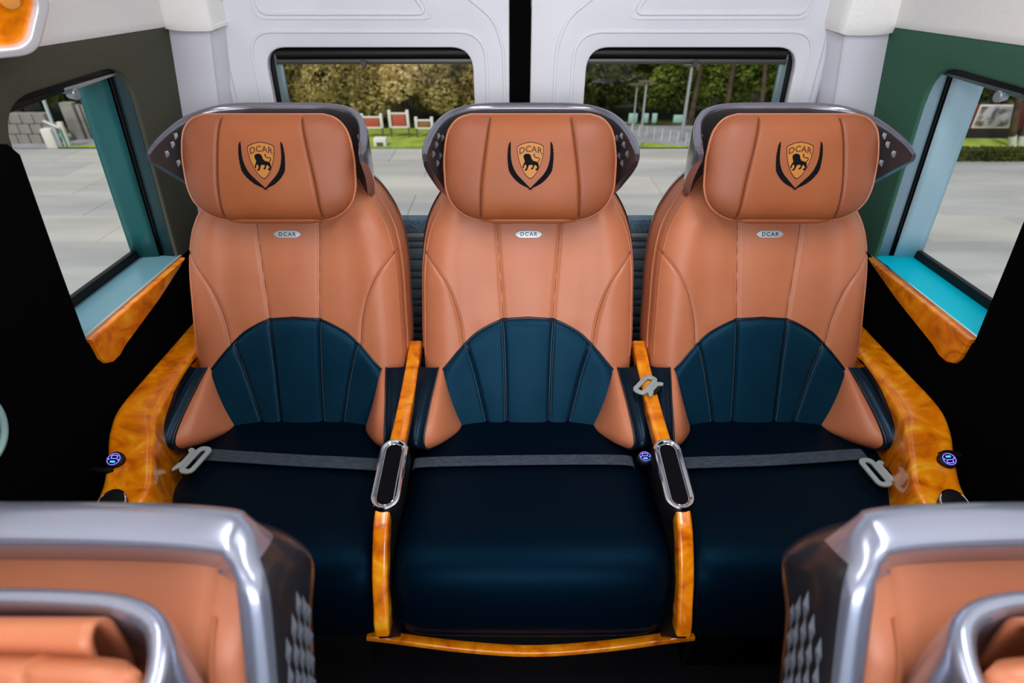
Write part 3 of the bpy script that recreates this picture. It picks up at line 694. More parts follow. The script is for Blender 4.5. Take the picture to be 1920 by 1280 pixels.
def make_seat():
    r_ = empty('rear_seat', (0, 0.9, -H + 0.0))
    vs = lspace(-1.01, -0.388, 190); us = [math.copysign(t, t) for t in lspace(-1, 1, 201)]
    us = lspace(-1.3, -1.05, 5) + us + lspace(1.05, 1.3, 5)
    v, f = gridmesh(back_front, us, vs); mobj('backrest', v, f, tan, r_, smooth=180)
    # grey hard shell behind
    def bsh(u, z):
        hw = HW(z) + 0.012
        x = hw*math.sin(u*math.pi/2); t = abs(math.sin(u*math.pi/2))
        return (x, Yb(z) + 0.105 + 0.055*max(0, 1-t**4)**0.5, z+0.004)
    v, f = gridmesh(bsh, lspace(-1, 1, 40), lspace(-1.01, -0.386, 60)); mobj('back_shell', v, f, shellg, r_, smooth=180)
    # piping round the backrest
    for inset, rad, m in ((0.985, 0.0026, tan_pipe),):
        for s in (-1, 1):
            pth = []
            for z in lspace(-0.815, -0.395, 90):
                x = HW(z)*0.975; pth.append((s*x, back_y(x, z) - 0.0005, z))
            v, f = sweep(pth, circ(rad, 8)); mobj('piping', v, f, m, r_)
            pth = []
            for z in lspace(-0.815, -0.395, 90):
                x = HW(z)+0.003; pth.append((s*x, Yb(z) + 0.046 + 0.010, z))
            v, f = sweep(pth, circ(rad, 8)); mobj('piping', v, f, m, r_)
    # stitches beside the seams
    for s in (-1, 1):
        pth = [(s*(seam_c(z)+0.0035), back_y(seam_c(z)+0.0035, z)-0.0004, z) for z in lspace(-0.722, -0.505, 60)]
        dashes(pth, 0.0035, 0.0022, 0.0006, stitch_l, 'seam_stitching', r_)
        pth = [(s*(seam_s(z)-0.0035), back_y(seam_s(z)-0.0035, z)-0.0004, z) for z in lspace(-0.775, -0.578, 60)]
        dashes(pth, 0.0035, 0.0022, 0.0006, stitch_l, 'seam_stitching', r_)
    for s in (-1, 1):
        for sm, z0, z1 in ((seam_c, -0.716, -0.46), (seam_s, -0.775, -0.572)):
            pth = [(s*sm(z), back_y(sm(z), z) - 0.0002, z) for z in lspace(z0, z1, 60)]
            v, f = sweep(pth, circ(0.0010, 6)); mobj('seam_line', v, f, seamb, r_)
    # navy lumbar fan
    def navy_pt(u, v):
        x = 0.226*u; a = abs(x); top = ARCH(min(a, 0.222)); bot = -1.0
        z = bot + v*(top-bot)
        y = Yb(z) - 0.016*math.exp(-((a/HW(z)-0.80)/0.20)**2)
        h = 0.0075
        edge_ = (top - z)
        h -= 0.018*math.exp(-edge_/0.006) if edge_ < 0.05 else 0
        for sm in (seam_c, seam_d):
            if sm is seam_d and z > -0.735: continue
            h -= 0.0095*gauss(a - sm(z), 0.0042)
        # pillow between channels
        c1, c2 = seam_c(z), seam_d(z)
        if a < c1: t = a/c1*2-1 if False else a/c1; h += 0.004*(1-t*t)
        elif a < c2: t = (a-c1)/(c2-c1); h += 0.010*t*(1-t)
        else: t = min((a-c2)/(0.226-c2+1e-6), 1); h += 0.010*t*(1-t)
        return (x, y - h, z)
    nv = [1-(1-t)**1.6 for t in lspace(0, 1, 110)]
    v, f = gridmesh(navy_pt, lspace(-1, 1, 190), nv); lum = mobj('lumbar_fan', v, f, navy, r_, smooth=180)
    pth = [(x, back_y(abs(x), ARCH(abs(x)))-0.0005, ARCH(abs(x))) for x in lspace(-0.221, 0.221, 80)]
    v, f = sweep(pth, circ(0.0028, 8)); mobj('fan_piping', v, f, navy_dk, lum)
    for s in (-1, 1):
        for sm, z1 in ((seam_c, -0.722), (seam_d, -0.775)):
            pth = []
            for z in lspace(-0.965, z1, 60):
                x = sm(z)+0.0045; a = x; top = ARCH(a); p = navy_pt(x/0.226, (z+1.0)/(top+1.0)); pth.append((s*p[0], p[1]-0.0004, p[2]))
            dashes(pth, 0.0035, 0.0022, 0.0006, stitch_n, 'fan_stitching', lum)
            pth = [(p[0]-s*0.0045, p[1]+0.004, p[2]) for p in pth]
            v, f = sweep(pth, circ(0.0016, 6)); mobj('fan_seam', v, f, navy_dk, lum)
    # side bolsters
    for s in (-1, 1):
        inn, out, rd = wing(s)
        b = mobj('side_bolster', *out, navy_b, r_, smooth=180)
        mobj('bolster_panel', *inn, tan, b, smooth=180)
        v, f = sweep(spline(rd, 40), circ(0.0024, 8)); mobj('bolster_piping', v, f, navy_dk, b)
    # headrest: centre panel, two perforated ends, rear half, piping
    ss = [0.5 - 0.5*math.cos(t*math.pi) for t in lspace(0, 1, 60)]
    hr = None
    def cen(u, s): return head_pt(u*seam_h(s), s)
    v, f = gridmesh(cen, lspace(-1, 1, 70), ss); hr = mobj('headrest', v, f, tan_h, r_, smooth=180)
    for sd in (-1, 1):
        def endp(u, s):
            a = seam_h(s); w = HWID(s); q = math.sin(u*math.pi/2)
            x = a + (max(w, a) - a)*q; return head_pt(sd*x, s)
        uu = lspace(0, 1, 40); v, f = gridmesh(endp, uu, ss)
        uv = [(endp(u, s)[0], s*HL) for s in ss for u in uu]
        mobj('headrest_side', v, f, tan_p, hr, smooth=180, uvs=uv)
    def bk(u, s): return head_pt(HWID(s)*math.sin(u*math.pi/2), s, back=True)
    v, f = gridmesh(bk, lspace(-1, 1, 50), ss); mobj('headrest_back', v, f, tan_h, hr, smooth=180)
    ring = [(HWID(s), s) for s in ss] + [(-HWID(s), s) for s in ss[::-1]]
    pth = [head_pt(x*0.997, s, off=0.002) for x, s in ring]
    v, f = sweep(pth, circ(0.0026, 8), closed=True, ref=tuple(HN)); mobj('headrest_piping', v, f, tan_pipe, hr)
    # lower lip of the slip cover
    lip = [head_pt(x, 0.006, off=-0.006) for x in lspace(-0.118, 0.118, 30)]
    v, f = sweep(lip, circ(0.009, 10), scales=[min(1, 0.2 + min(i_, 29-i_)/6) for i_ in range(30)]); mobj('cover_hem', v, f, tan_h, hr)
    for s in (-1, 1):
        pth = [head_pt(s*(seam_h(t)-0.0002), t, off=0.0032) for t in lspace(0.04, 0.96, 40)]
        v, f = sweep(pth, circ(0.0011, 6)); mobj('headrest_seam', v, f, seamb, hr)
    emblem(lambda x, y, o: head_pt(x, 0.525 + y/HL, off=o), hr)
    v, f = head_shell(); sh = mobj('headrest_shell', v, f, [shellg, shelli], r_, smooth=50)
    for k_, pl in enumerate(sh.data.polygons): pl.material_index = 1 if (k_ % 14) < 5 else 0; tag(sh, 'gunmetal grey winged hood around the headrest')
    put_studs(sh)
    # metal name badge under the headrest
    bz = -0.525
    out = [(-0.033, 0), (-0.029, 0.0045), (-0.023, 0.0080), (-0.018, 0.0088), (0.018, 0.0088), (0.023, 0.0080), (0.029, 0.0045), (0.033, 0), (0.029, -0.0045), (0.023, -0.0080), (0.018, -0.0088), (-0.018, -0.0088), (-0.023, -0.0080), (-0.029, -0.0045)]
    tl = 0.39
    def bmap(p): return Vector((p[0], Yb(bz) - 0.0055 + p[1]*tl - p[2], bz + p[1]*0.92))
    vf = mapv(plate([out], 0.0022, 0.0012), bmap); bd = mobj('name_badge', *vf, badge_m, r_); tag(bd, 'small bright metal name badge')
    vf = text_mesh('DCAR', 0.0128, 1.30, ext=0.0002, offs=0.0002); vf = mapv(vf, lambda p: bmap((p.x, p.y, 0.0024 + p.z))); mobj('badge_lettering', *vf, lettm, bd, smooth=0)
    return r_

seat0 = make_seat()
v, f, uv = cushion_mesh(-0.262, 0.262)
SEATS = [(-0.58, 'tan and navy leather seat on the left, beside the steel-blue sill', (-0.225, 0.276)),
         (0.0, 'middle tan and navy leather seat between the two wood armrest rails', None),
         (0.58, 'tan and navy leather seat on the right, beside the cyan sill', (-0.276, 0.225))]
seat_objs = []
for x, lab, cw in SEATS:
    o = seat0 if x == 0 else copy_tree(seat0)
    o.location.x = x; WL[o.name] = Vector((x, 0.9, -H))
    tag(o, lab, 'seat', 'rear bench seats')
    w = (-0.276, 0.276) if cw is None else cw
    v, f, uv = cushion_mesh(x + w[0], x + w[1])
    mobj('seat_cushion', v, f, navy_p, o, smooth=180, uvs=uv)
    bx('seat_base', x-0.20, x+0.20, 0.74, 1.12, -H, -1.16, black, o, 0.01)
    seat_objs.append(o)

# ------------------------------------------------------------------ armrest rails between the seats
def armrest(s):
    side = 'left' if s < 0 else 'right'
    a = empty('armrest_rail', (s*0.29, 0.8, -H), 'narrow burl wood armrest rail with oval cup holder, %s of the middle seat' % side, 'armrest', 'wood armrest rails')
    X = s*0.290
    sec = rrect(-0.017, -0.026, 0.017, 0.004, [0.006, 0.006, 0.002, 0.002], 4)
    sc_ = lambda k: [(x_*k, y_) for x_, y_ in sec]
    up = spline([(X + s*0.004, 1.25, -0.815), (X + s*0.002, 1.15, -0.833), (X, 1.02, -0.846), (X, 0.905, -0.855)], 30)
    v, f = sweep(up, sec, ref=(0, 0, 1)); mobj('upper_rail', v, f, wood, a)
    dn = spline([(X + s*0.002, 0.742, -0.874), (X+s*0.002, 0.715, -0.890), (X + s*0.002, 0.685, -0.922), (X + s*0.002, 0.655, -0.965), (X, 0.628, -1.01), (X, 0.611, -1.040), (X, 0.604, -1.066)], 40)
    sec2 = rrect(-0.0145, -0.030, 0.0145, 0.004, [0.006, 0.006, 0.002, 0.002], 4)
    v, f = sweep(dn, sec2, ref=(0, 0, 1)); mobj('lower_rail', v, f, wood, a)
    # dark body below
    poly = [(1.24, -0.84), (0.9, -0.87), (0.74, -0.89), (0.69, -0.94), (0.635, -1.03), (0.610, -1.09), (0.66, -1.17), (0.72, -1.30), (1.24, -1.30)]
    vf = plate([poly], 0.011, 0.003); vf = mapv(vf, lambda p: Vector((X + p.z, p.x, p.y))); mobj('rail_body', *vf, black, a)
    # cup holder, tilted a little forward
    c = Vector((X, 0.822, -0.858)); tilt = math.atan2(0.022, 0.155)
    def cm(p): return Vector((c.x + p[0], c.y + p[1]*math.cos(tilt) - p[2]*math.sin(tilt), c.z + p[1]*math.sin(tilt) + p[2]*math.cos(tilt)))
    vf = mapv(plate([stadium(0.088, 0.0305)], 0.022, 0.006), lambda p: cm((p.x, p.y, p.z - 0.020))); cup = mobj('cup_holder', *vf, black, a)
    pth = [cm((x_, y_, 0.002)) for x_, y_ in stadium(0.0815, 0.0245, 14)]
    nrm = cm((0, 0, 1)) - cm((0, 0, 0))
    v, f = sweep(pth, circ(0.0058, 10), ref=tuple(nrm), closed=True); mobj('chrome_ring', v, f, chrome, cup)
    pth = [cm((x_, y_, 0.0005)) for x_, y_ in stadium(0.0745, 0.0175, 14)]
    v, f = sweep(pth, circ(0.0022, 8), ref=tuple(nrm), closed=True); mobj('inner_ring', v, f, chrome, cup)
    vf = mapv(plate([stadium(0.077, 0.020)], 0.001), lambda p: cm((p.x, p.y, 0.0022 + p.z*0.2))); mobj('cup_well', *vf, blackg, cup)
    pth = [cm((x_, y_, 0.0068)) for x_, y_ in stadium(0.079, 0.022, 14)]
    pth = [p_ for p_, (x_, y_) in zip(pth, stadium(0.079, 0.022, 14)) if y_ < 0.01]
    return a
armrest(-1); armrest(1)
# wood strip along the front of the middle seat
pth = spline([(-0.350, 0.675, -1.190), (-0.30, 0.672, -1.195), (-0.15, 0.662, -1.212), (0, 0.658, -1.222), (0.15, 0.662, -1.212), (0.30, 0.672, -1.195), (0.350, 0.675, -1.190)], 40)
v, f = sweep(pth, rrect(-0.010, -0.010, 0.010, 0.006, 0.003, 3)); tag(mobj('seat_front_trim', v, f, wood), 'dark burl wood strip along the front foot of the middle seat', 'trim')

# ------------------------------------------------------------------ side consoles
def socket(X, Y, Z, parent=None, nm='usb_socket', tiltx=0.0, tilty=0.0, partial=False, rz=0.0):
    Mx = Matrix.Rotation(tilty, 4, 'Y') @ Matrix.Rotation(tiltx, 4, 'X') @ Matrix.Rotation(rz, 4, 'Z')
    def mp(p): q = Mx @ Vector(p); return Vector((X+q.x, Y+q.y, Z+q.z))
    a = [(math.cos(2*math.pi*i/28), math.sin(2*math.pi*i/28)) for i in range(28)]
    vf = mapv(plate([[(x*0.0175, y*0.0175) for x, y in a]], 0.007, 0.003), lambda p: mp((p.x, p.y, p.z))); o = mobj(nm, *vf, black, parent)
    vf = mapv(plate([[(x*0.0128, y*0.0128) for x, y in a]], 0.0006), lambda p: mp((p.x, p.y, p.z + 0.0075))); mobj('lens', *vf, screen, o)
    vf = mapv(plate([[(x*0.0126, y*0.0126) for x, y in a], [(x*0.0116, y*0.0116) for x, y in a]], 0.0003), lambda p: mp((p.x, p.y, p.z + 0.0084))); mobj('glow_ring', *vf, glow, o)
    ic = rrect(-0.0065, 0.0005, 0.0065, 0.0085, 0.001, 2); ic2 = rrect(-0.0052, 0.0018, 0.0052, 0.0072, 0.0006, 2)
    vf = mapv(plate([ic, ic2], 0.0002), lambda p: mp((p.x, p.y, p.z + 0.0084))); mobj('screen_icon', *vf, glow, o)
    vf = mapv(plate([rrect(-0.005, -0.0075, 0.005, -0.0035, 0.001, 2)], 0.0002), lambda p: mp((p.x, p.y, p.z + 0.0084))); mobj('readout', *vf, glowc, o)
    for sx in (-1, 1):
        vf = mapv(plate([[(sx*0.0092 + x*0.0014, -0.0008 + y*0.0016) for x, y in a[::4]]], 0.0002), lambda p: mp((p.x, p.y, p.z + 0.0084))); mobj('side_dot', *vf, glow, o)
    return o
def console(s):
    side = 'left' if s < 0 else 'right'
    c = empty('side_console', (s*0.87, 0.9, -H), 'orange burl wood side console along the %s wall, with round socket' % side, 'armrest', 'wood side consoles')
    st = [(1.42, 0.932, -0.818, 0.872, -0.822), (1.24, 0.932, -0.822, 0.869, -0.828), (1.12, 0.932, -0.824, 0.865, -0.838), (1.00, 0.933, -0.830, 0.855, -0.847),
          (0.93, 0.918, -0.842, 0.828, -0.850), (0.86, 0.884, -0.850, 0.795, -0.851), (0.79, 0.853, -0.856, 0.762, -0.852), (0.74, 0.842, -0.860, 0.757, -0.860), (0.68, 0.840, -0.885, 0.756, -0.892), (0.62, 0.840, -0.95, 0.756, -0.96), (0.60, 0.840, -1.05, 0.756, -1.06)]
    rows = []
    for y, xo, zo, xr, zr in st:
        rows.append([(s*(xo+0.01), y, zo-0.10), (s*(xo+0.006), y, zo-0.02), (s*xo, y, zo), (s*(xo*0.67+xr*0.33), y, zo*0.67+zr*0.33+0.001), (s*(xo*0.25+xr*0.75), y, zo*0.25+zr*0.75+0.001), (s*(xr+0.006), y, zr), (s*(xr-0.002), y, zr-0.007), (s*(xr-0.006), y, zr-0.04), (s*(xr-0.010), y, zr-0.09), (s*(xr-0.012), y, zr-0.16)])
    V_, F_ = patch(rows, 55, 70); mobj('console_top', V_, F_, wood, c, smooth=60)
    # recessed cup well near the front
    cc = Vector((s*0.802, 0.700, -0.868))
    sl = 0.42
    def cm(p): return Vector((cc.x + p[0], cc.y + p[1], cc.z + p[1]*sl + p[2]))
    vf = mapv(plate([stadium(0.058, 0.027)], 0.010, 0.002), lambda p: cm((p.x, p.y, p.z + 0.002))); w = mobj('cup_well', *vf, black, c)
    pth = [cm((x, y, 0.010)) for x, y in stadium(0.057, 0.026, 12)]
    v, f = sweep(pth, circ(0.0022, 8), ref=(0, -sl, 1), closed=True); mobj('cup_rim', v, f, chrome, w)
    X, Y = (s*0.859, 0.845)
    socket(X, Y, -0.843, c, tiltx=R(26), tilty=s*R(-6), rz=0 if s < 0 else R(180))
    if s < 0:
        v, f = sweep(spline([(X+0.004, Y-0.018, -0.850), (X-0.012, Y-0.024, -0.848), (X-0.035, Y-0.018, -0.852), (X-0.055, Y-0.012, -0.865)], 16), rrect(-0.006, -0.004, 0.006, 0.004, 0.002, 2)); mobj('socket_flap', v, f, black, c)
    else:
        v, f = sweep(spline([(X+0.0, Y+0.020, -0.848), (X+0.02, Y+0.026, -0.846), (X+0.045, Y+0.022, -0.850)], 12), rrect(-0.006, -0.003, 0.006, 0.003, 0.002, 2)); mobj('socket_flap', v, f, black, c)
    return c
console(-1); console(1)
sk = at(1187, 868, Z=-0.94)
so = socket(0.262, sk[1], -0.925, None, 'usb_socket', tiltx=R(10)); tag(so, 'small round indigo-lit socket beside the right armrest rail of the middle seat', 'socket')

# ------------------------------------------------------------------ seat belts
def belt_strip(pts, w0, parent, name='webbing'):
    P = spline(pts, 40); V_, F_ = [], []
    for i, p in enumerate(P):
        for dz in (0.0012, -0.0012):
            for k in lspace(-0.5, 0.5, 5):
                V_.append((p.x, p.y + k*w0, p.z + dz + 0.002*(0.25-k*k)))
    m = 10
    for i in range(len(P)-1):
        for j in range(4):
            F_.append((i*m+j, i*m+j+1, (i+1)*m+j+1, (i+1)*m+j)); F_.append((i*m+5+j, (i+1)*m+5+j, (i+1)*m+6+j, i*m+6+j))
        F_.append((i*m, (i+1)*m, (i+1)*m+5, i*m+5)); F_.append((i*m+4, i*m+9, (i+1)*m+9, (i+1)*m+4))
    return mobj(name, V_, F_, web, parent)
def tongue(loc, X_, Y_, parent, k=1.0):
    """belt tongue: rounded slot ring with a curled hook plate; X_ = along the slot, Y_ = across towards the hook"""
    X_ = Vector(X_).normalized(); Y_ = Vector(Y_); Y_ = (Y_ - X_*Y_.dot(X_)).normalized(); Z_ = X_.cross(Y_)
    if Z_.z < 0: Z_ = -Z_
    L = Vector(loc)
    def mp(p): return L + X_*p[0]*k + Y_*p[1]*k + Z_*p[2]*k
    vf = mapv(plate([rrect(-0.036, -0.0155, 0.036, 0.0155, 0.013, 6), rrect(-0.025, -0.0055, 0.025, 0.0055, 0.004, 5)], 0.0026, 0.0014), mp); t = mobj('tongue', *vf, tonguem, parent)
    hook = [(-0.020, 0.012), (-0.026, 0.020), (-0.034, 0.026), (-0.028, 0.0285), (-0.016, 0.027), (-0.010, 0.0235), (0.012, 0.0235), (0.016, 0.026), (0.020, 0.031), (0.0265, 0.030), (0.0275, 0.024), (0.024, 0.018), (0.020, 0.012)]
    vf = mapv(plate([hook], 0.0022, 0.001), mp); mobj('hook_plate', *vf, tonguem, t)
    vf = mapv(plate([rrect(-0.012, 0.022, 0.013, 0.031, 0.002, 2)], 0.0030, 0.001), lambda p: mp((p.x, p.y, p.z - 0.003))); mobj('hook_sleeve', *vf, black, t)
    return t
b = empty('seat_belt', (-0.6, 0.93, -0.95), 'grey lap belt across the left seat, tongue lying by the left wood console', 'seat belt', 'lap belts')
p0 = at(388, 852, Z=-0.945); p1 = at(540, 862, Z=-0.942); p2 = at(708, 871, Z=-0.942)
belt_strip([(p0[0]-0.02, p0[1], -0.945), p0, p1, p2, (p2[0]+0.03, p2[1]-0.004, -0.955)], 0.036, b)
tongue(at(367, 862, Z=-0.928), Vector(at(385, 842, Z=-0.928)) - Vector(at(347, 884, Z=-0.928)), (-1, 0.25, 0.0), b, 1.18)
b = empty('seat_belt', (0.0, 0.93, -0.95), 'dark lap belt across the middle seat, tongue resting on the right armrest rail', 'seat belt', 'lap belts')
p0 = at(800, 866, Z=-0.944); p1 = at(1000, 862, Z=-0.942); p2 = at(1165, 862, Z=-0.942)
belt_strip([(p0[0]-0.03, p0[1], -0.955), p0, p1, p2, (p2[0]+0.03, p2[1], -0.955)], 0.030, b)
tongue(at(1210, 721, Z=-0.828), Vector(at(1226, 704, Z=-0.828)) - Vector(at(1194, 738, Z=-0.828)), Vector(at(1240, 722, Z=-0.828)) - Vector(at(1210, 721, Z=-0.828)), b, 1.12)
b = empty('seat_belt', (0.6, 0.93, -0.95), 'blue-grey lap belt across the right seat, tongue lying by the right wood console', 'seat belt', 'lap belts')
p0 = at(1262, 869, Z=-0.942); p1 = at(1450, 862, Z=-0.942); p2 = at(1600, 852, Z=-0.942)
belt_strip([(p0[0]-0.03, p0[1]-0.004, -0.955), p0, p1, p2, (p2[0]+0.025, p2[1]-0.004, -0.940)], 0.034, b)
tongue(at(1641, 885, Z=-0.925), Vector(at(1620, 862, Z=-0.925)) - Vector(at(1659, 908, Z=-0.925)), (1, 0.15, 0), b, 1.18)

# ------------------------------------------------------------------ the two captain's chairs in front
lat_mesh = rawmesh('lattice_scale', ([(0, -0.0185, 0), (0.0052, 0, 0), (0, 0.0185, 0), (-0.0052, 0, 0), (0.0006, 0.004, 0.0042)], [(0, 1, 4), (1, 2, 4), (2, 3, 4), (3, 0, 4)]),
                   mat('scale_grey', (0.20, 0.22, 0.26), 0.25, metal=0.5), smooth=0)
def captain(s):
    side = 'left' if s < 0 else 'right'
    X0 = s*0.56
    c = empty('captain_seat', (X0, 0.25, -H), 'silver-shelled tan leather seat in the near %s corner, cut by the frame' % side, 'seat', 'front captain seats')
    # front rim path (x offset, y, z)
    half = [(0.272, 0.06, -1.05), (0.276, 0.13, -0.90), (0.281, 0.20, -0.74), (0.284, 0.262, -0.58), (0.284, 0.302, -0.485), (0.279, 0.318, -0.458), (0.266, 0.331, -0.442), (0.242, 0.338, -0.435), (0.15, 0.342, -0.432), (0.0, 0.343, -0.432)]
    full = half + [(-x, y, z) for x, y, z in half[:-1][::-1]]
    P = spline(full, 121)
    P = [Vector((X0 + p.x, p.y, p.z)) for p in P]
    cen = Vector((X0, 0.30, -0.75))
    n = len(P); V_, F_ = [], []
    # section: (outward, backward) offsets; backward is along +y
    sec = [(-0.018, 0.040), (-0.0175, 0.012), (-0.0165, 0.002), (-0.012, -0.004), (0.0, -0.006), (0.009, -0.004), (0.0145, 0.002), (0.017, 0.012), (0.021, 0.030), (0.023, 0.055), (0.018, 0.085), (0.004, 0.110), (-0.03, 0.130), (-0.07, 0.135)]
    m = len(sec)
    for i, p in enumerate(P):
        T = (P[min(i+1, n-1)] - P[max(i-1, 0)]).normalized()
        out = Vector((T.z, 0, -T.x)); out = out if out.dot(p - cen) > 0 else -out
        out.normalize(); top = sstep((p.z + 0.480)/0.044)      # 1 on the top bar
        for a, b_ in sec:
            k = 1.0
            aa = a; bb = b_
            if top > 0:
                # top bar: broad flat top (out = up), shallow behind
                tb = [(-0.050, 0.016), (-0.046, 0.000), (-0.014, -0.008), (-0.005, -0.010), (0.000, -0.007), (0.002, 0.004), (0.003, 0.018), (0.002, 0.028), (-0.002, 0.036), (-0.009, 0.042), (-0.022, 0.047), (-0.040, 0.055), (-0.070, 0.060), (-0.11, 0.060)][sec.index((a, b_))]
                aa = a*(1-top) + tb[0]*top; bb = b_*(1-top) + tb[1]*top
            V_.append(p + out*aa + Vector((0, bb, -bb*(0.22 + 0.55*sstep((p.z + 0.58)/0.11))*(1-top))))
    mi = []
    for i in range(n-1):
        for j in range(m-1): F_.append((i*m+j, i*m+j+1, (i+1)*m+j+1, (i+1)*m+j)); mi.append(1 if j >= (9 if P[i].z > -0.457 else 6) else 0)
    o = mobj('seat_shell', V_, F_, [silver, shelld], c, smooth=60)
    for pl, k in zip(o.data.polygons, mi):
        pl.material_index = k
    # scale lattice on the aisle side (and the wall side)
    for sd in (-s, s):
        for r_ in range(5):
            for q in range(14):
                z = -0.520 - 0.027*q - (0.0135 if r_ % 2 else 0); b_ = 0.018 + 0.0115*r_
                if q == 0 and r_ in (0, 4): continue
                yy = lin(z, [(-1.05, 0.06), (-0.9, 0.13), (-0.74, 0.20), (-0.58, 0.262), (-0.49, 0.30), (-0.456, 0.318)])
                xo = lin(z, [(-1.05, 0.272), (-0.9, 0.276), (-0.74, 0.281), (-0.58, 0.284), (-0.49, 0.284)]) + lin(b_, [(0.012, 0.017), (0.03, 0.0205), (0.055, 0.0228), (0.085, 0.018), (0.11, 0.004)])
                nx = lin(b_, [(0.03, 0.0), (0.055, 0.05), (0.085, 0.45), (0.1, 0.7)])
                Nn = Vector((sd, nx, 0)).normalized(); up = Vector((0, 0.38, 1)); up = (up - Nn*up.dot(Nn)).normalized(); xx = up.cross(Nn)
                M = Matrix((xx, up, Nn)).transposed()
                place('lattice_scale', lat_mesh, (X0 + sd*(xo+0.001), yy + b_, z - b_*0.22), M.to_euler(), o)
    # leather backrest inside the shell
    ry = lambda z: lin(z, [(-1.05, 0.06), (-0.9, 0.13), (-0.74, 0.20), (-0.58, 0.262), (-0.49, 0.300), (-0.44, 0.326)])
    def bk(u, v):
        z = -1.0 + v*(-0.470 + 1.0); hw = 0.268
        x = hw*math.sin(u*math.pi/2); t = abs(x)/hw; e = (-0.466 - z)
        y = ry(z) + 0.014 + 0.030*sstep((z + 0.545)/0.075) - 0.026*max(0, 1-t**7)**0.5*min(1, (max(e, 0)/0.05)**0.5)
        y += 0.004*gauss(abs(x)-0.232, 0.004)
        return (X0+x, y, z)
    v, f = gridmesh(bk, lspace(-1, 1, 90), [1-(1-t)**2 for t in lspace(0, 1, 70)]); bk_o = mobj('backrest', v, f, tan, c, smooth=180)
    for sd in (-1, 1):
        pth = [Vector(bk(math.asin(0.236/0.262)/(math.pi/2)*sd, t)) + Vector((0, -0.002, 0)) for t in lspace(0.3, 0.93, 30)]
        v, f = sweep(pth, circ(0.0024, 6)); mobj('piping', v, f, tan_pipe, bk_o)
    # headrest wings
    v, f = head_shell(0, 0, X0, captain_frame); sh = mobj('headrest_shell', v, f, silver, c, smooth=50)
    put_studs(sh, 0, 0, X0, captain_frame, ((0, 0.60, 0.72), (0, 0.66, 0.45), (0, 0.72, 0.72), (0, 0.55, 0.42), (0, 0.80, 0.5)))
    # headrest: rolled sleeve at the top, pad in front
    arc = [(0.268, -0.520), (0.270, -0.470), (0.269, -0.452), (0.264, -0.440), (0.256, -0.435), (0.248, -0.438), (0.241, -0.448), (0.236, -0.472)]
    rows = []
    for x in lspace(-0.186, 0.186, 9):
        rows.append([(X0+x, y, z) for y, z in arc])
    v, f = patch(rows, 24, 30); sl = mobj('headrest_sleeve', v, f, tan, c, smooth=180)
    md = sl.modifiers.new('thick', 'SOLIDIFY'); md.thickness = 0.006; md.offset = -1
    def pad(u, v):
        t = math.sin(u*math.pi/2); w = math.sin(v*math.pi/2)
        k = max(0, 1-abs(t)**4)**0.5
        x = 0.212*t; ang = v*math.pi*0.62
        yy = 0.242 - 0.030*k*math.sin(ang) - 0.07*v - 0.002; zz = -0.462 + 0.012*k*math.cos(ang) - 0.20*v
        yy += 0.003*gauss(abs(x)-0.150, 0.004)
        return (X0+x, yy, zz)
    v, f = gridmesh(pad, lspace(-1, 1, 80), lspace(0, 1, 40)); pd = mobj('headrest_pad', v, f, tan, c, smooth=180)
    md = pd.modifiers.new('thick', 'SOLIDIFY'); md.thickness = 0.02; md.offset = -1
    for sd in (-1, 1):
        pth = [Vector(pad(math.asin(0.150/0.212)/(math.pi/2)*sd, t)) + Vector((0, -0.0015, 0.0015)) for t in lspace(0.0, 0.6, 24)]
        v, f = sweep(pth, circ(0.002, 6)); mobj('pad_seam', v, f, tan_pipe, pd)
    bx('seat_base', X0-0.22, X0+0.22, -0.25, 0.12, -H, -1.04, black, c, 0.02)
    return c
captain(-1); captain(1)

# ------------------------------------------------------------------ small fittings at the left edge of the frame
# overhead service panel: silver hexagonal bezel, burl inset, round nozzle
pc = Vector(at(-14, 10, X=-0.80))
sp = empty('overhead_panel', tuple(pc), 'silver-rimmed hexagonal burl wood panel up in the top left corner', 'panel')
nv_ = Vector((0.80, -0.52, -0.28)).normalized(); xa = Vector((0.545, 0.84, 0.02)); xa = (xa - nv_*xa.dot(nv_)).normalized(); ya = nv_.cross(xa)
if ya.z < 0: ya = -ya
def pm(p): return pc + xa*p[0] + ya*p[1] + nv_*p[2]
hx = fil([(-0.11, -0.070), (0.035, -0.070), (0.075, 0.005), (0.055, 0.075), (-0.11, 0.075)], [0.01, 0.025, 0.018, 0.02, 0.01], 6)
hi = [(x*0.80 - 0.004, y*0.80) for x, y in hx]
vf = mapv(plate([hx, hi], 0.010, 0.004, 3), pm); mobj('bezel', *vf, mat('bezel_silver', (0.72, 0.72, 0.76), 0.2, metal=0.35, coat=0.5), sp)
vf = mapv(plate([[(x*0.82-0.004, y*0.82) for x, y in hx]], 0.002), lambda p: pm((p.x, p.y, p.z - 0.004))); mobj('inset', *vf, wood, sp)
vf = mapv(plate([[(x*1.02, y*1.02) for x, y in hx]], 0.022), lambda p: pm((p.x, p.y, p.z - 0.030))); mobj('housing', *vf, liner, sp)
nc = (0.021, 0.008)
a_ = [(math.cos(2*math.pi*i/20), math.sin(2*math.pi*i/20)) for i in range(20)]
vf = mapv(plate([[(nc[0]+x*0.013, nc[1]+y*0.013) for x, y in a_]], 0.006, 0.003), lambda p: pm((p.x, p.y, p.z + 0.004))); mobj('nozzle', *vf, mat('nozzle_amber', (0.75, 0.30, 0.06), 0.2, coat=1), sp)
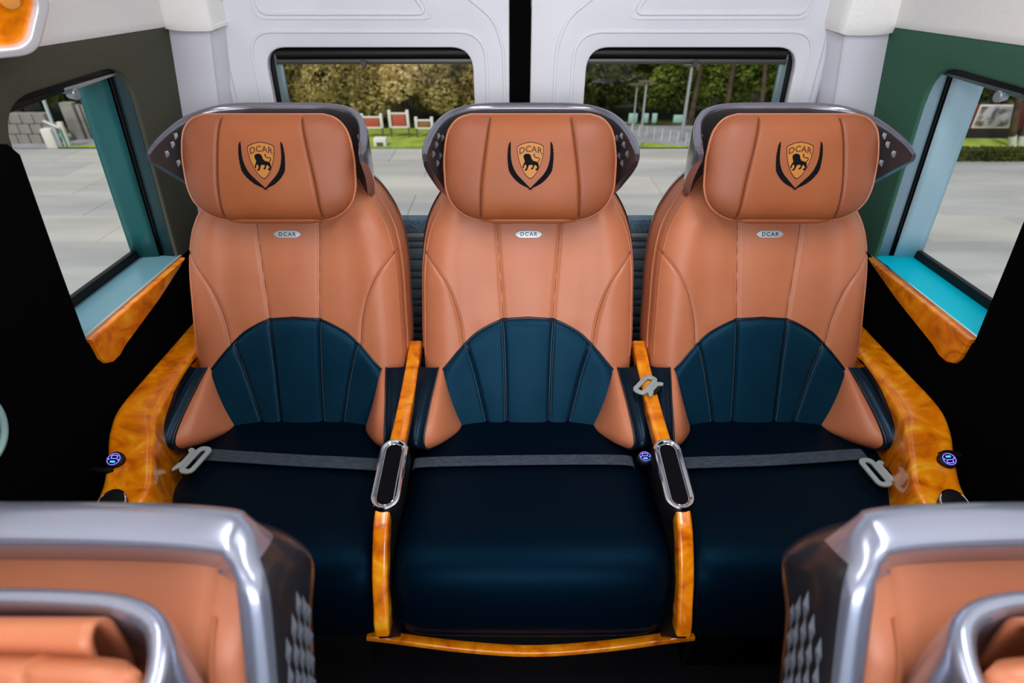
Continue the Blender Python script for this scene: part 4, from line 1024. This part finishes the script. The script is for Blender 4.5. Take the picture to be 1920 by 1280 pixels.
# curved grab handle at the left edge
g = empty('grab_handle', (-0.84, 0.66, -0.75), 'pale teal curved loop handle at the left edge, against the black wall', 'handle')
hc = Vector(at(-62, 808, X=-0.80)); pth = []
for i in range(40):
    t = 2*math.pi*i/40; pth.append(hc + Vector((0.005*math.cos(t), 0.050*math.cos(t), 0.062*math.sin(t)*1.0)))
v, f = sweep(pth, circ(0.0048, 10), ref=(1, 0, 0), closed=True); mobj('loop', v, f, mat('pale_teal', (0.28, 0.46, 0.46), 0.3), g)
v, f = sweep([hc + Vector((-0.10, -0.04, -0.02)), hc + Vector((-0.02, -0.045, -0.01))], circ(0.012, 10)); mobj('bracket', v, f, black, g)

# ------------------------------------------------------------------ the place outside
G = -2.80                                                       # ground level below the camera
asph = mat('grey_paving', (0.36, 0.345, 0.345), 0.85, spec=0.2)
add_noise(asph, 1.0, (0.31, 0.295, 0.30), (0.54, 0.50, 0.48), lo=0.36, hi=0.66, detail=6, stretch=(0.16, 1.3, 1), coord='Object')
rng0 = random.Random(3); slabs = []
for k_, (c1_, c2_) in enumerate((((0.34, 0.325, 0.33), (0.50, 0.465, 0.45)), ((0.31, 0.30, 0.31), (0.46, 0.435, 0.43)), ((0.37, 0.345, 0.335), (0.53, 0.485, 0.46)))):
    m_ = mat('paving_slab_%d' % k_, c1_, 0.85, spec=0.2); N_, L_, b_ = nodes(m_)
    rp_ = add_noise(m_, 1.0, c1_, c2_, lo=0.36, hi=0.66, detail=6, stretch=(0.30, 1.5, 1))
    g_ = N_.new('ShaderNodeNewGeometry')
    for l_ in list(L_):
        if l_.to_node.type == 'MAPPING': L_.new(g_.outputs['Position'], l_.to_node.inputs[0])
    slabs.append(m_)
grassm = mat('lawn_grass', (0.20, 0.33, 0.035), 0.9, spec=0.1); add_noise(grassm, 3, (0.20, 0.28, 0.03), (0.34, 0.42, 0.08), detail=6)
soil = mat('woodland_ground', (0.05, 0.055, 0.02), 0.95, spec=0.1); add_noise(soil, 1.5, (0.03, 0.035, 0.012), (0.09, 0.09, 0.035))
pathm = mat('grey_path', (0.30, 0.30, 0.33), 0.85, spec=0.2); add_noise(pathm, 2, (0.26, 0.26, 0.29), (0.34, 0.34, 0.37))
v, f = box(-32, 32, 1.9, 11.05, G-0.2, G-0.012); gr = tag(mobj('ground', v, f, mat('joint_grey', (0.20, 0.19, 0.19), 0.9)), kind='structure')
slab_m = [rawmesh('paving_slab', box(-0.742, 0.742, -0.442, 0.442, -0.03, 0.0, 0.006, 1), m_) for m_ in slabs]
for j in range(9):
    for i in range(-10 if j > 4 else -7, 11 if j > 4 else 8):
        x_ = i*1.49 + (0.745 if j % 2 else 0); y_ = 10.60 - j*0.89
        if abs(x_) > 2.2 + 1.15*y_: continue
        place('paving_slab', slab_m[rng0.randrange(3)], (x_, y_, G + rng0.uniform(-0.003, 0)), None, gr)
v, f = box(-32, 32, 11.05, 45, G-0.2, G+0.0); tag(mobj('ground_woodland', v, f, soil), kind='structure')
v, f = box(-5.6, -0.4, 11.06, 12.6, G, G+0.03); tag(mobj('lawn', v, f, grassm), 'bright green lawn under the red notice boards', 'lawn', kind='stuff')
v = [(1.9, 11.06, G+0.03), (3.75, 11.06, G+0.03), (3.3, 11.12, G+0.03), (1.9, 11.62, G+0.03)]; v += [(x, y, G) for x, y, z in v]
tag(mobj('lawn', v, [(0, 1, 2, 3), (0, 4, 5, 1), (1, 5, 6, 2), (2, 6, 7, 3), (3, 7, 4, 0)], grassm), 'green grass wedge below the grey lamp posts', 'lawn', kind='stuff')
v = [(-8.75, 11.06, G+0.03), (-6.4, 11.06, G+0.03), (-6.4, 11.55, G+0.03), (-7.6, 11.35, G+0.03)]; v += [(x, y, G) for x, y, z in v]
tag(mobj('lawn', v, [(0, 1, 2, 3), (0, 4, 5, 1), (1, 5, 6, 2), (2, 6, 7, 3), (3, 7, 4, 0)], grassm), 'small green grass tongue beside the concrete block wall', 'lawn', kind='stuff')
v, f = box(0.6, 5.2, 11.06, 12.9, G, G+0.015); tag(mobj('path', v, f, pathm), kind='structure')
v, f = box(-14, -6.2, 11.06, 12.2, G, G+0.015); tag(mobj('forecourt', v, f, pathm), kind='structure')

# trees: crowns of separate leaf blades on branching trunks
def leafmat(name, c1, c2, tr=0.35):
    m = bpy.data.materials.new(name); m.use_nodes = True; N, L = m.node_tree.nodes, m.node_tree.links
    N.remove(N['Principled BSDF'])
    geo = N.new('ShaderNodeNewGeometry'); nz = N.new('ShaderNodeTexNoise'); nz.inputs['Scale'].default_value = 1.6; nz.inputs['Detail'].default_value = 5
    L.new(geo.outputs['Position'], nz.inputs['Vector'])
    rp = N.new('ShaderNodeValToRGB'); rp.color_ramp.elements[0].position = 0.36; rp.color_ramp.elements[1].position = 0.66
    rp.color_ramp.elements[0].color = c1 + (1,); rp.color_ramp.elements[1].color = c2 + (1,); L.new(nz.outputs['Fac'], rp.inputs[0])
    d = N.new('ShaderNodeBsdfDiffuse'); t = N.new('ShaderNodeBsdfTranslucent'); mx = N.new('ShaderNodeMixShader'); mx.inputs[0].default_value = tr
    L.new(rp.outputs[0], d.inputs[0]); L.new(rp.outputs[0], t.inputs[0]); L.new(d.outputs[0], mx.inputs[1]); L.new(t.outputs[0], mx.inputs[2]); L.new(mx.outputs[0], N['Material Output'].inputs[0])
    return m
leaf_gold = leafmat('haze_gold_leaves', (0.38, 0.305, 0.11), (0.64, 0.52, 0.22))  # backlit gold and haze put into the leaf colours
leaf_lit = leafmat('sun_tinted_leaves', (0.60, 0.45, 0.16), (0.95, 0.80, 0.45))  # sun glow painted as a paler leaf colour
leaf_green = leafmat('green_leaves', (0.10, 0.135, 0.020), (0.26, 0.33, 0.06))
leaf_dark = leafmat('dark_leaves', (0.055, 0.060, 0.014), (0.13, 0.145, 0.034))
bark = mat('tree_bark', (0.10, 0.065, 0.040), 0.9, spec=0.1); add_noise(bark, 8, (0.055, 0.036, 0.022), (0.11, 0.075, 0.05))
limew = mat('limewash', (0.62, 0.60, 0.57), 0.9, spec=0.1)
rng = random.Random(11)
def crown_mesh(name, m, rx, rz, zc, n, seed, ls=0.050):
    r_ = random.Random(seed); V_, F_ = [], []
    blobs = []
    for k in range(16):
        a = r_.uniform(0, 2*math.pi); e = r_.uniform(-1, 1); q = r_.uniform(0.35, 0.85)
        blobs.append((math.cos(a)*math.sqrt(1-e*e)*q*rx, math.sin(a)*math.sqrt(1-e*e)*q*rx, zc + e*q*rz, r_.uniform(0.30, 0.52)*rx))
    for i in range(n):
        b = r_.choice(blobs); a = r_.uniform(0, 2*math.pi); e = r_.uniform(-1, 1); q = r_.uniform(0.55, 1.0)**0.5
        c = Vector((b[0]+math.cos(a)*math.sqrt(1-e*e)*q*b[3], b[1]+math.sin(a)*math.sqrt(1-e*e)*q*b[3], b[2]+e*q*b[3]*rz/rx))
        d1 = Vector((r_.gauss(0, 1), r_.gauss(0, 1), r_.gauss(0, 0.7))).normalized(); d2 = d1.cross(Vector((r_.gauss(0, 1), r_.gauss(0, 1), r_.gauss(0, 1)))).normalized()
        s1 = ls*r_.uniform(0.7, 1.3); s2 = s1*0.55; k = len(V_)
        V_ += [c - d1*s1, c + d2*s2, c + d1*s1, c - d2*s2]; F_.append((k, k+1, k+2, k+3))
    me = bpy.data.meshes.new(name); me.from_pydata(V_, [], F_); me.materials.append(m); me.update(); return me
def trunk_mesh(name, h, r0, seed, lean=0.0):
    r_ = random.Random(seed); pts = [(0, 0, 0), (lean*0.3+r_.uniform(-.03, .03), r_.uniform(-.03, .03), h*0.33), (lean*0.65+r_.uniform(-.05, .05), r_.uniform(-.05, .05), h*0.66), (lean, 0, h)]
    P = spline(pts, 12); vf = sweep(P, circ(r0, 8), ref=(0, 1, 0), scales=[1.15 - 0.6*i/11 for i in range(12)])
    parts = [vf]
    for k in range(4):
        a = r_.uniform(0, 6.28); b0 = P[7+k % 4]
        parts.append(sweep([b0, b0 + Vector((math.cos(a)*0.22*h, math.sin(a)*0.22*h, 0.18*h))], circ(r0*0.4, 6), scales=[1, 0.4]))
    return rawmesh(name, join(*parts), bark)
crowns = {k: [crown_mesh('%s_crown' % k, m, rx, rz, zc, n, 30+i*7+len(k)) for i in range(3)] for k, m, rx, rz, zc, n in
          (('gold', leaf_gold, 0.80, 0.95, 0.92, 6500), ('lit', leaf_lit, 0.75, 0.95, 1.0, 6000), ('green', leaf_green, 0.80, 0.92, 1.02, 6500), ('dark', leaf_dark, 0.80, 0.95, 1.0, 6500))}
trunks = [trunk_mesh('trunk', 1.5, 0.055, 3+i) for i in range(3)]
def tree(kind, x, y, sc_, label, group, tz=0.0):
    t = empty('leafy_tree', (x, y, G), label, 'tree', group)
    i = rng.randrange(3); rz = rng.uniform(0, 6.28)
    place('crown', crowns[kind][i], (x, y, G + tz), (0, 0, rz), t, (sc_,)*3); place('trunk', trunks[i], (x, y, G), (0, 0, rz), t, (sc_,)*3)
def row(kind, xs, y, sc_, labels, group, tz=0.0):
    for k, x in enumerate(xs):
        tree(kind, x + rng.uniform(-.12, .12), y + rng.uniform(-.15, .15), sc_*rng.uniform(0.92, 1.1), labels if isinstance(labels, str) else labels[k], group, tz)
ORD = ['first', 'second', 'third', 'fourth', 'fifth', 'sixth', 'seventh', 'eighth', 'ninth']
def nth(n, txt): return [txt % ORD[i] for i in range(n)]
LG = 'haze-tinted golden-olive trees behind the red notice boards'
row('gold', [-6.0, -5.1, -4.2, -3.3, -1.35, -0.3], 13.15, 1.0, nth(6, 'golden-olive tree, %s from the left in the front row behind the notice boards'), LG)
row('gold', [-6.6, -5.3, -4.1, -1.3, 0.1], 15.0, 1.45, nth(5, 'taller golden-olive tree, %s from the left in the back row behind the notice boards'), LG)
tree('lit', -2.35, 13.2, 1.08, 'pale sun-tinted tree with the brightest foliage in the left rear window', LG)
tree('gold', -1.8, 13.7, 1.1, 'golden-olive tree filling the gap right of the brightest tree', LG)
tree('lit', -2.75, 14.9, 1.55, 'tall pale sun-tinted tree behind the brightest one in the left rear window', LG)
GG = 'green trees behind the lamp posts'
row('dark', [1.35, 2.15], 13.7, 1.05, ['dark tree at the left edge of the right rear window', 'dark tree just left of the grey lamp posts'], GG, -0.05)
row('green', [3.0, 3.95, 4.9, 5.85, 6.8, 7.7], 13.7, 1.05, nth(6, 'green leafy tree, %s from the left in the row behind the tall lamp post'), GG, -0.05)
row('green', [1.2, 2.6, 4.0, 5.4, 6.8, 8.1], 15.6, 1.5, nth(6, 'taller green tree, %s from the left in the back row behind the tall lamp post'), GG, 0.0)
row('green', [-12.4, -11.45, -10.5, -9.55, -8.6, -7.65], 12.9, 1.05, nth(6, 'green tree, %s from the left behind the concrete block wall'), 'trees behind the block wall', 0.12)
row('dark', [-13, -11.6, -10.2, -8.8, -7.5], 14.8, 1.5, nth(5, 'dark tall tree, %s from the left in the back row behind the block wall'), 'trees behind the block wall')
row('dark', [8.6, 9.55, 10.5, 11.45, 12.4, 13.4], 13.2, 1.2, nth(6, 'dark leafy tree, %s from the left behind the red hoarding'), 'trees behind the red hoarding', 0.2)
for x, y, w_ in ((5.25, 12.75, 'leaning bare brown trunk, rightmost in the right rear window'), (4.55, 12.85, 'bare brown trunk in the middle of the right rear window'), (3.85, 12.95, 'bare brown trunk just right of the tall lamp post')):
    t = place('tree_trunk', trunk_mesh('bare_trunk', 2.0, 0.055, int(x*10), -0.25 if x > 5 else 0.02), (x, y, G)); tag(t, w_, 'tree', 'bare trunks in the right rear window')

# notice boards
redm = mat('red_board', (0.50, 0.085, 0.055), 0.6); brownm = mat('brown_board', (0.30, 0.13, 0.055), 0.6); whitem = mat('white_post', (0.75, 0.70, 0.66), 0.6); legm = mat('dark_leg', (0.10, 0.08, 0.05), 0.7)
def board(px0, px1, pt, pb, pbase, m, label):
    b0 = at(px0, pbase, Z=G); b1 = at(px1, pbase, Z=G); Y = b0[1]
    zt = at(px0, pt, Y=Y)[2]; zb = at(px0, pb, Y=Y)[2]
    n = empty('notice_board', ((b0[0]+b1[0])/2, Y, G), label, 'sign', 'notice boards on the lawn')
    bx('board', b0[0]+0.05, b1[0]-0.05, Y-0.015, Y+0.015, zb+0.02, zt-0.03, m, n, 0.004)
    bx('top_rail', b0[0], b1[0], Y-0.02, Y+0.02, zt-0.05, zt-0.02, whitem, n, 0.004); bx('bottom_rail', b0[0], b1[0], Y-0.02, Y+0.02, zb-0.01, zb+0.025, whitem, n, 0.004)
    for x in (b0[0], b1[0]):
        bx('post', x-0.028, x+0.028, Y-0.028, Y+0.028, zb, zt+0.03, whitem, n, 0.004); bx('leg', x-0.014, x+0.014, Y-0.014, Y+0.014, G, zb, legm, n)
board(684, 719, 216, 240, 260, redm, 'left red notice board with white posts on the lawn')
board(735, 768, 209, 239, 260, redm, 'taller red notice board with white posts, second from the left')
board(783, 812, 222, 241, 260, brownm, 'brown notice board with white posts beside the middle headrest')
lb = at(713, 277, Z=G); k = empty('stone_block', lb, 'small pale stone block with dark recess at the lawn edge', 'block')
bx('block', lb[0]-0.12, lb[0]+0.12, lb[1], lb[1]+0.18, G, G+0.17, whitem, k, 0.01); bx('recess', lb[0]-0.06, lb[0]+0.06, lb[1]-0.012, lb[1]+0.02, G+0.02, G+0.10, legm, k)
# lamp posts
postm = mat('grey_lamp_post', (0.36, 0.37, 0.40), 0.5, metal=0.2)
def post(px, pyb, pyt, r0, label):
    b = at(px, pyb, Z=G); zt = at(px, pyt, Y=b[1])[2]
    p = empty('lamp_post', b, label, 'lamp post', 'lamp posts in the right rear window')
    v, f = sweep([(b[0], b[1], G), (b[0], b[1], G+0.25), (b[0]-0.01, b[1], zt)], circ(r0, 10), scales=[1.25, 1, 0.75]); mobj('pole', v, f, postm, p)
    bx('base', b[0]-r0*2, b[0]+r0*2, b[1]-r0*2, b[1]+r0*2, G, G+0.03, postm, p, 0.005)
    bx('lamp_head', b[0]-0.16, b[0]+0.12, b[1]-0.05, b[1]+0.05, zt, zt+0.035, legm, p, 0.01)
post(1276, 268, 124, 0.034, 'tall grey lamp post nearest the right seat, in the right rear window')
post(1199, 276, 155, 0.022, 'thin grey lamp post standing on the grass wedge')
post(1186, 246, 160, 0.018, 'thin grey lamp post behind the one on the grass wedge')
# low railing across the path, pale stalls behind
rl = empty('railing', at(1230, 262, Z=G), 'thin pale railing across the path below the lamp posts', 'fence')
ra = at(1170, 252, Z=G); rb_ = at(1300, 276, Z=G)
for i in range(10):
    t = i/9; x = ra[0]+(rb_[0]-ra[0])*t; y = ra[1]+(rb_[1]-ra[1])*t
    v, f = sweep([(x, y, G), (x, y, G+0.24)], circ(0.008, 6)); mobj('rail_post', v, f, whitem, rl)
v, f = sweep([(ra[0], ra[1], G+0.235), (rb_[0], rb_[1], G+0.235)], circ(0.006, 6)); mobj('top_rail', v, f, postm, rl)
mint = mat('mint_panel', (0.36, 0.58, 0.50), 0.6)
for i, (a, b_, m_, w) in enumerate(((1178, 1196, mint, 'mint green stall panel beside the middle headrest wing'), (1205, 1217, mint, 'mint green stall panel between the lamp posts, left'), (1222, 1233, mint, 'mint green stall panel between the lamp posts, right'), (1262, 1285, mint, 'small mint green stall panel just left of the tallest lamp post'))):
    Y = 13.1; q0 = at(a, 230, Y=Y); q1 = at(b_, 213 if i < 3 else 216, Y=Y)
    st = empty('market_stall', ((q0[0]+q1[0])/2, Y, G), w, 'stall', 'pale stalls below the trees')
    bx('panel', q0[0], q1[0], Y, Y+0.05, q0[2], q1[2], m_, st, 0.005); bx('plinth', q0[0], q1[0], Y, Y+0.05, G, q0[2], legm, st)
# concrete block wall and barrier in the left window
conc = mat('concrete_block', (0.40, 0.37, 0.34), 0.85, spec=0.2); add_noise(conc, 4, (0.22, 0.20, 0.185), (0.34, 0.31, 0.285))
wy = 11.45
bw = empty('block_wall', (-10.4, wy, G), 'wall of stacked grey concrete blocks in the left window', 'wall')
blk = rawmesh('concrete_block', box(-0.112, 0.112, -0.09, 0.09, 0.0, 0.185, 0.02, 2), conc)
for r_ in range(3):
    for i in range(15):
        x = -12.4 + i*0.238 + (0.11 if r_ == 1 else 0)
        if r_ == 2 and i in (4, 5, 6, 9): continue
        place('concrete_block', blk, (x, wy, G + 0.19*r_), (0, 0, rng.uniform(-.03, .03)), bw)
pillar_m = rawmesh('wall_panel', box(-0.125, 0.125, -0.08, 0.08, 0.0, 0.70, 0.02, 2), conc); slim_m = rawmesh('wall_slat', box(-0.035, 0.035, -0.05, 0.05, 0.0, 0.66, 0.01, 2), conc)
pp = at(153, 261, Z=G)
fw = empty('slatted_wall', (pp[0]+0.6, pp[1], G), 'tall pale concrete slab wall with slats right of the block wall', 'wall')
place('wall_panel', pillar_m, (pp[0], pp[1], G), None, fw)
for i in range(9): place('wall_slat', slim_m, (pp[0]+0.20 + i*0.105, pp[1], G), None, fw)
bp = at(104, 277, Z=G); br = empty('barrier_post', bp, 'white barrier box with tall green-edged pole in the left window', 'post')
gp = mat('green_stripe', (0.03, 0.22, 0.10), 0.5)
bx('cabinet', bp[0]-0.10, bp[0]+0.10, bp[1]-0.08, bp[1]+0.08, G, G+0.36, whitem, br, 0.02)
v, f = sweep([(bp[0]+0.12, bp[1], G), (bp[0]+0.17, bp[1], G+1.10)], rrect(-0.022, -0.022, 0.022, 0.022, 0.006, 2), ref=(0, 1, 0)); mobj('pole', v, f, mat('pole_grey', (0.50, 0.56, 0.58), 0.5), br)
v, f = sweep([(bp[0]+0.26, bp[1], G), (bp[0]+0.28, bp[1], G+0.47)], rrect(-0.045, -0.03, 0.045, 0.03, 0.008, 2), ref=(0, 1, 0)); mobj('bollard', v, f, whitem, br)
bx('stripe', bp[0]+0.245, bp[0]+0.285, bp[1]-0.04, bp[1]-0.032, G+0.02, G+0.34, gp, br)
v, f = sweep([(bp[0]+0.03, bp[1]-0.05, G+0.50), (bp[0]+0.27, bp[1]-0.05, G+0.38)], rrect(-0.018, -0.018, 0.018, 0.018, 0.005, 2)); mobj('arm', v, f, whitem, br)
# right window: hoarding, hedge, limewashed trunks
hm = mat('dark_red_hoarding', (0.17, 0.012, 0.014), 0.6)
hY = 11.75; h0 = at(1770, 243, Y=hY); h1 = at(2000, 196, Y=hY)
hd = empty('hoarding', ((h0[0]+h1[0])/2, hY, G), 'dark red hoarding with a pale picture panel in the right window', 'sign')
bx('red_panel', h0[0], h1[0], hY, hY+0.06, h0[2], h1[2], hm, hd, 0.01); bx('plinth', h0[0], h1[0], hY+0.01, hY+0.05, G, h0[2], mat('hoarding_plinth', (0.012, 0.010, 0.012), 0.8), hd)
p0 = at(1824, 237, Y=hY); p1 = at(1906, 199, Y=hY)
pic = mat('pale_picture', (0.38, 0.36, 0.42), 0.6); add_noise(pic, 5, (0.12, 0.09, 0.09), (0.48, 0.45, 0.52), lo=0.42, hi=0.55)
bx('picture', p0[0], p1[0], hY-0.02, hY, p0[2], p1[2], pic, hd, 0.004)
bx('picture_frame', p0[0]-0.03, p1[0]+0.03, hY-0.012, hY-0.002, p0[2]-0.03, p1[2]+0.03, whitem, hd, 0.004)
def hedge(x0, x1, y0, y1, h, n):
    r_ = random.Random(5); V_, F_ = [], []
    for i in range(n):
        fce = r_.random(); x = r_.uniform(x0, x1); y = r_.uniform(y0, y1); z = r_.uniform(0, h)
        if fce < 0.45: y = y0 + r_.uniform(0, 0.05)
        elif fce < 0.85: z = h - r_.uniform(0, 0.04)
        c = Vector((x, y, G+z)); d1 = Vector((r_.gauss(0, 1), r_.gauss(0, 1), r_.gauss(0, 1))).normalized(); d2 = d1.cross(Vector((r_.gauss(0, 1), r_.gauss(0, 1), r_.gauss(0, 1)))).normalized()
        k = len(V_); s1 = 0.035; V_ += [c-d1*s1, c+d2*s1*.6, c+d1*s1, c-d2*s1*.6]; F_.append((k, k+1, k+2, k+3))
    return V_, F_
hg = empty('hedge', (10.5, 10.2, G), 'low clipped dark green hedge in front of the red hoarding', 'hedge')
q = at(1790, 303, Z=G)
v, f = hedge(q[0]-0.6, q[0]+5, q[1], q[1]+0.27, 0.20, 7000); mobj('foliage', v, f, leaf_dark, hg, smooth=0)
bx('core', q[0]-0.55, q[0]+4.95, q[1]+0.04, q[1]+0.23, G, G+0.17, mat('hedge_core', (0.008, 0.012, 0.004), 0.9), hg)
v, f = box(q[0]-0.4, q[0]+5.5, q[1]+0.28, 11.72, G, G+0.03); tag(mobj('lawn', v, f, grassm), 'strip of grass between the hedge and the red hoarding', 'lawn', kind='stuff')
for i, (px, dx, r0) in enumerate(((1898, -0.45, 0.06), (1912, -0.25, 0.05), (1925, -0.10, 0.10))):
    b = at(px, 277, Z=G)
    t = empty('limewashed_tree', b, ('slanting tree trunk with limewashed foot, leftmost before the red hoarding', 'thin tree trunk with limewashed foot, middle one before the red hoarding', 'thick brown tree trunk with limewashed foot at the right frame edge')[i], 'tree', 'limewashed trunks')
    v, f = sweep(spline([(b[0]+dx*0.22, b[1], G+0.22), (b[0]+dx*0.5, b[1], G+0.6), (b[0]+dx, b[1], G+1.6)], 10), circ(r0, 10), ref=(0, 1, 0)); mobj('trunk', v, f, bark, t)
    v, f = sweep(spline([(b[0], b[1], G), (b[0]+dx*0.11, b[1], G+0.11), (b[0]+dx*0.22, b[1], G+0.225)], 8), circ(r0*1.06, 10), ref=(0, 1, 0)); mobj('limewash_foot', v, f, limew, t)
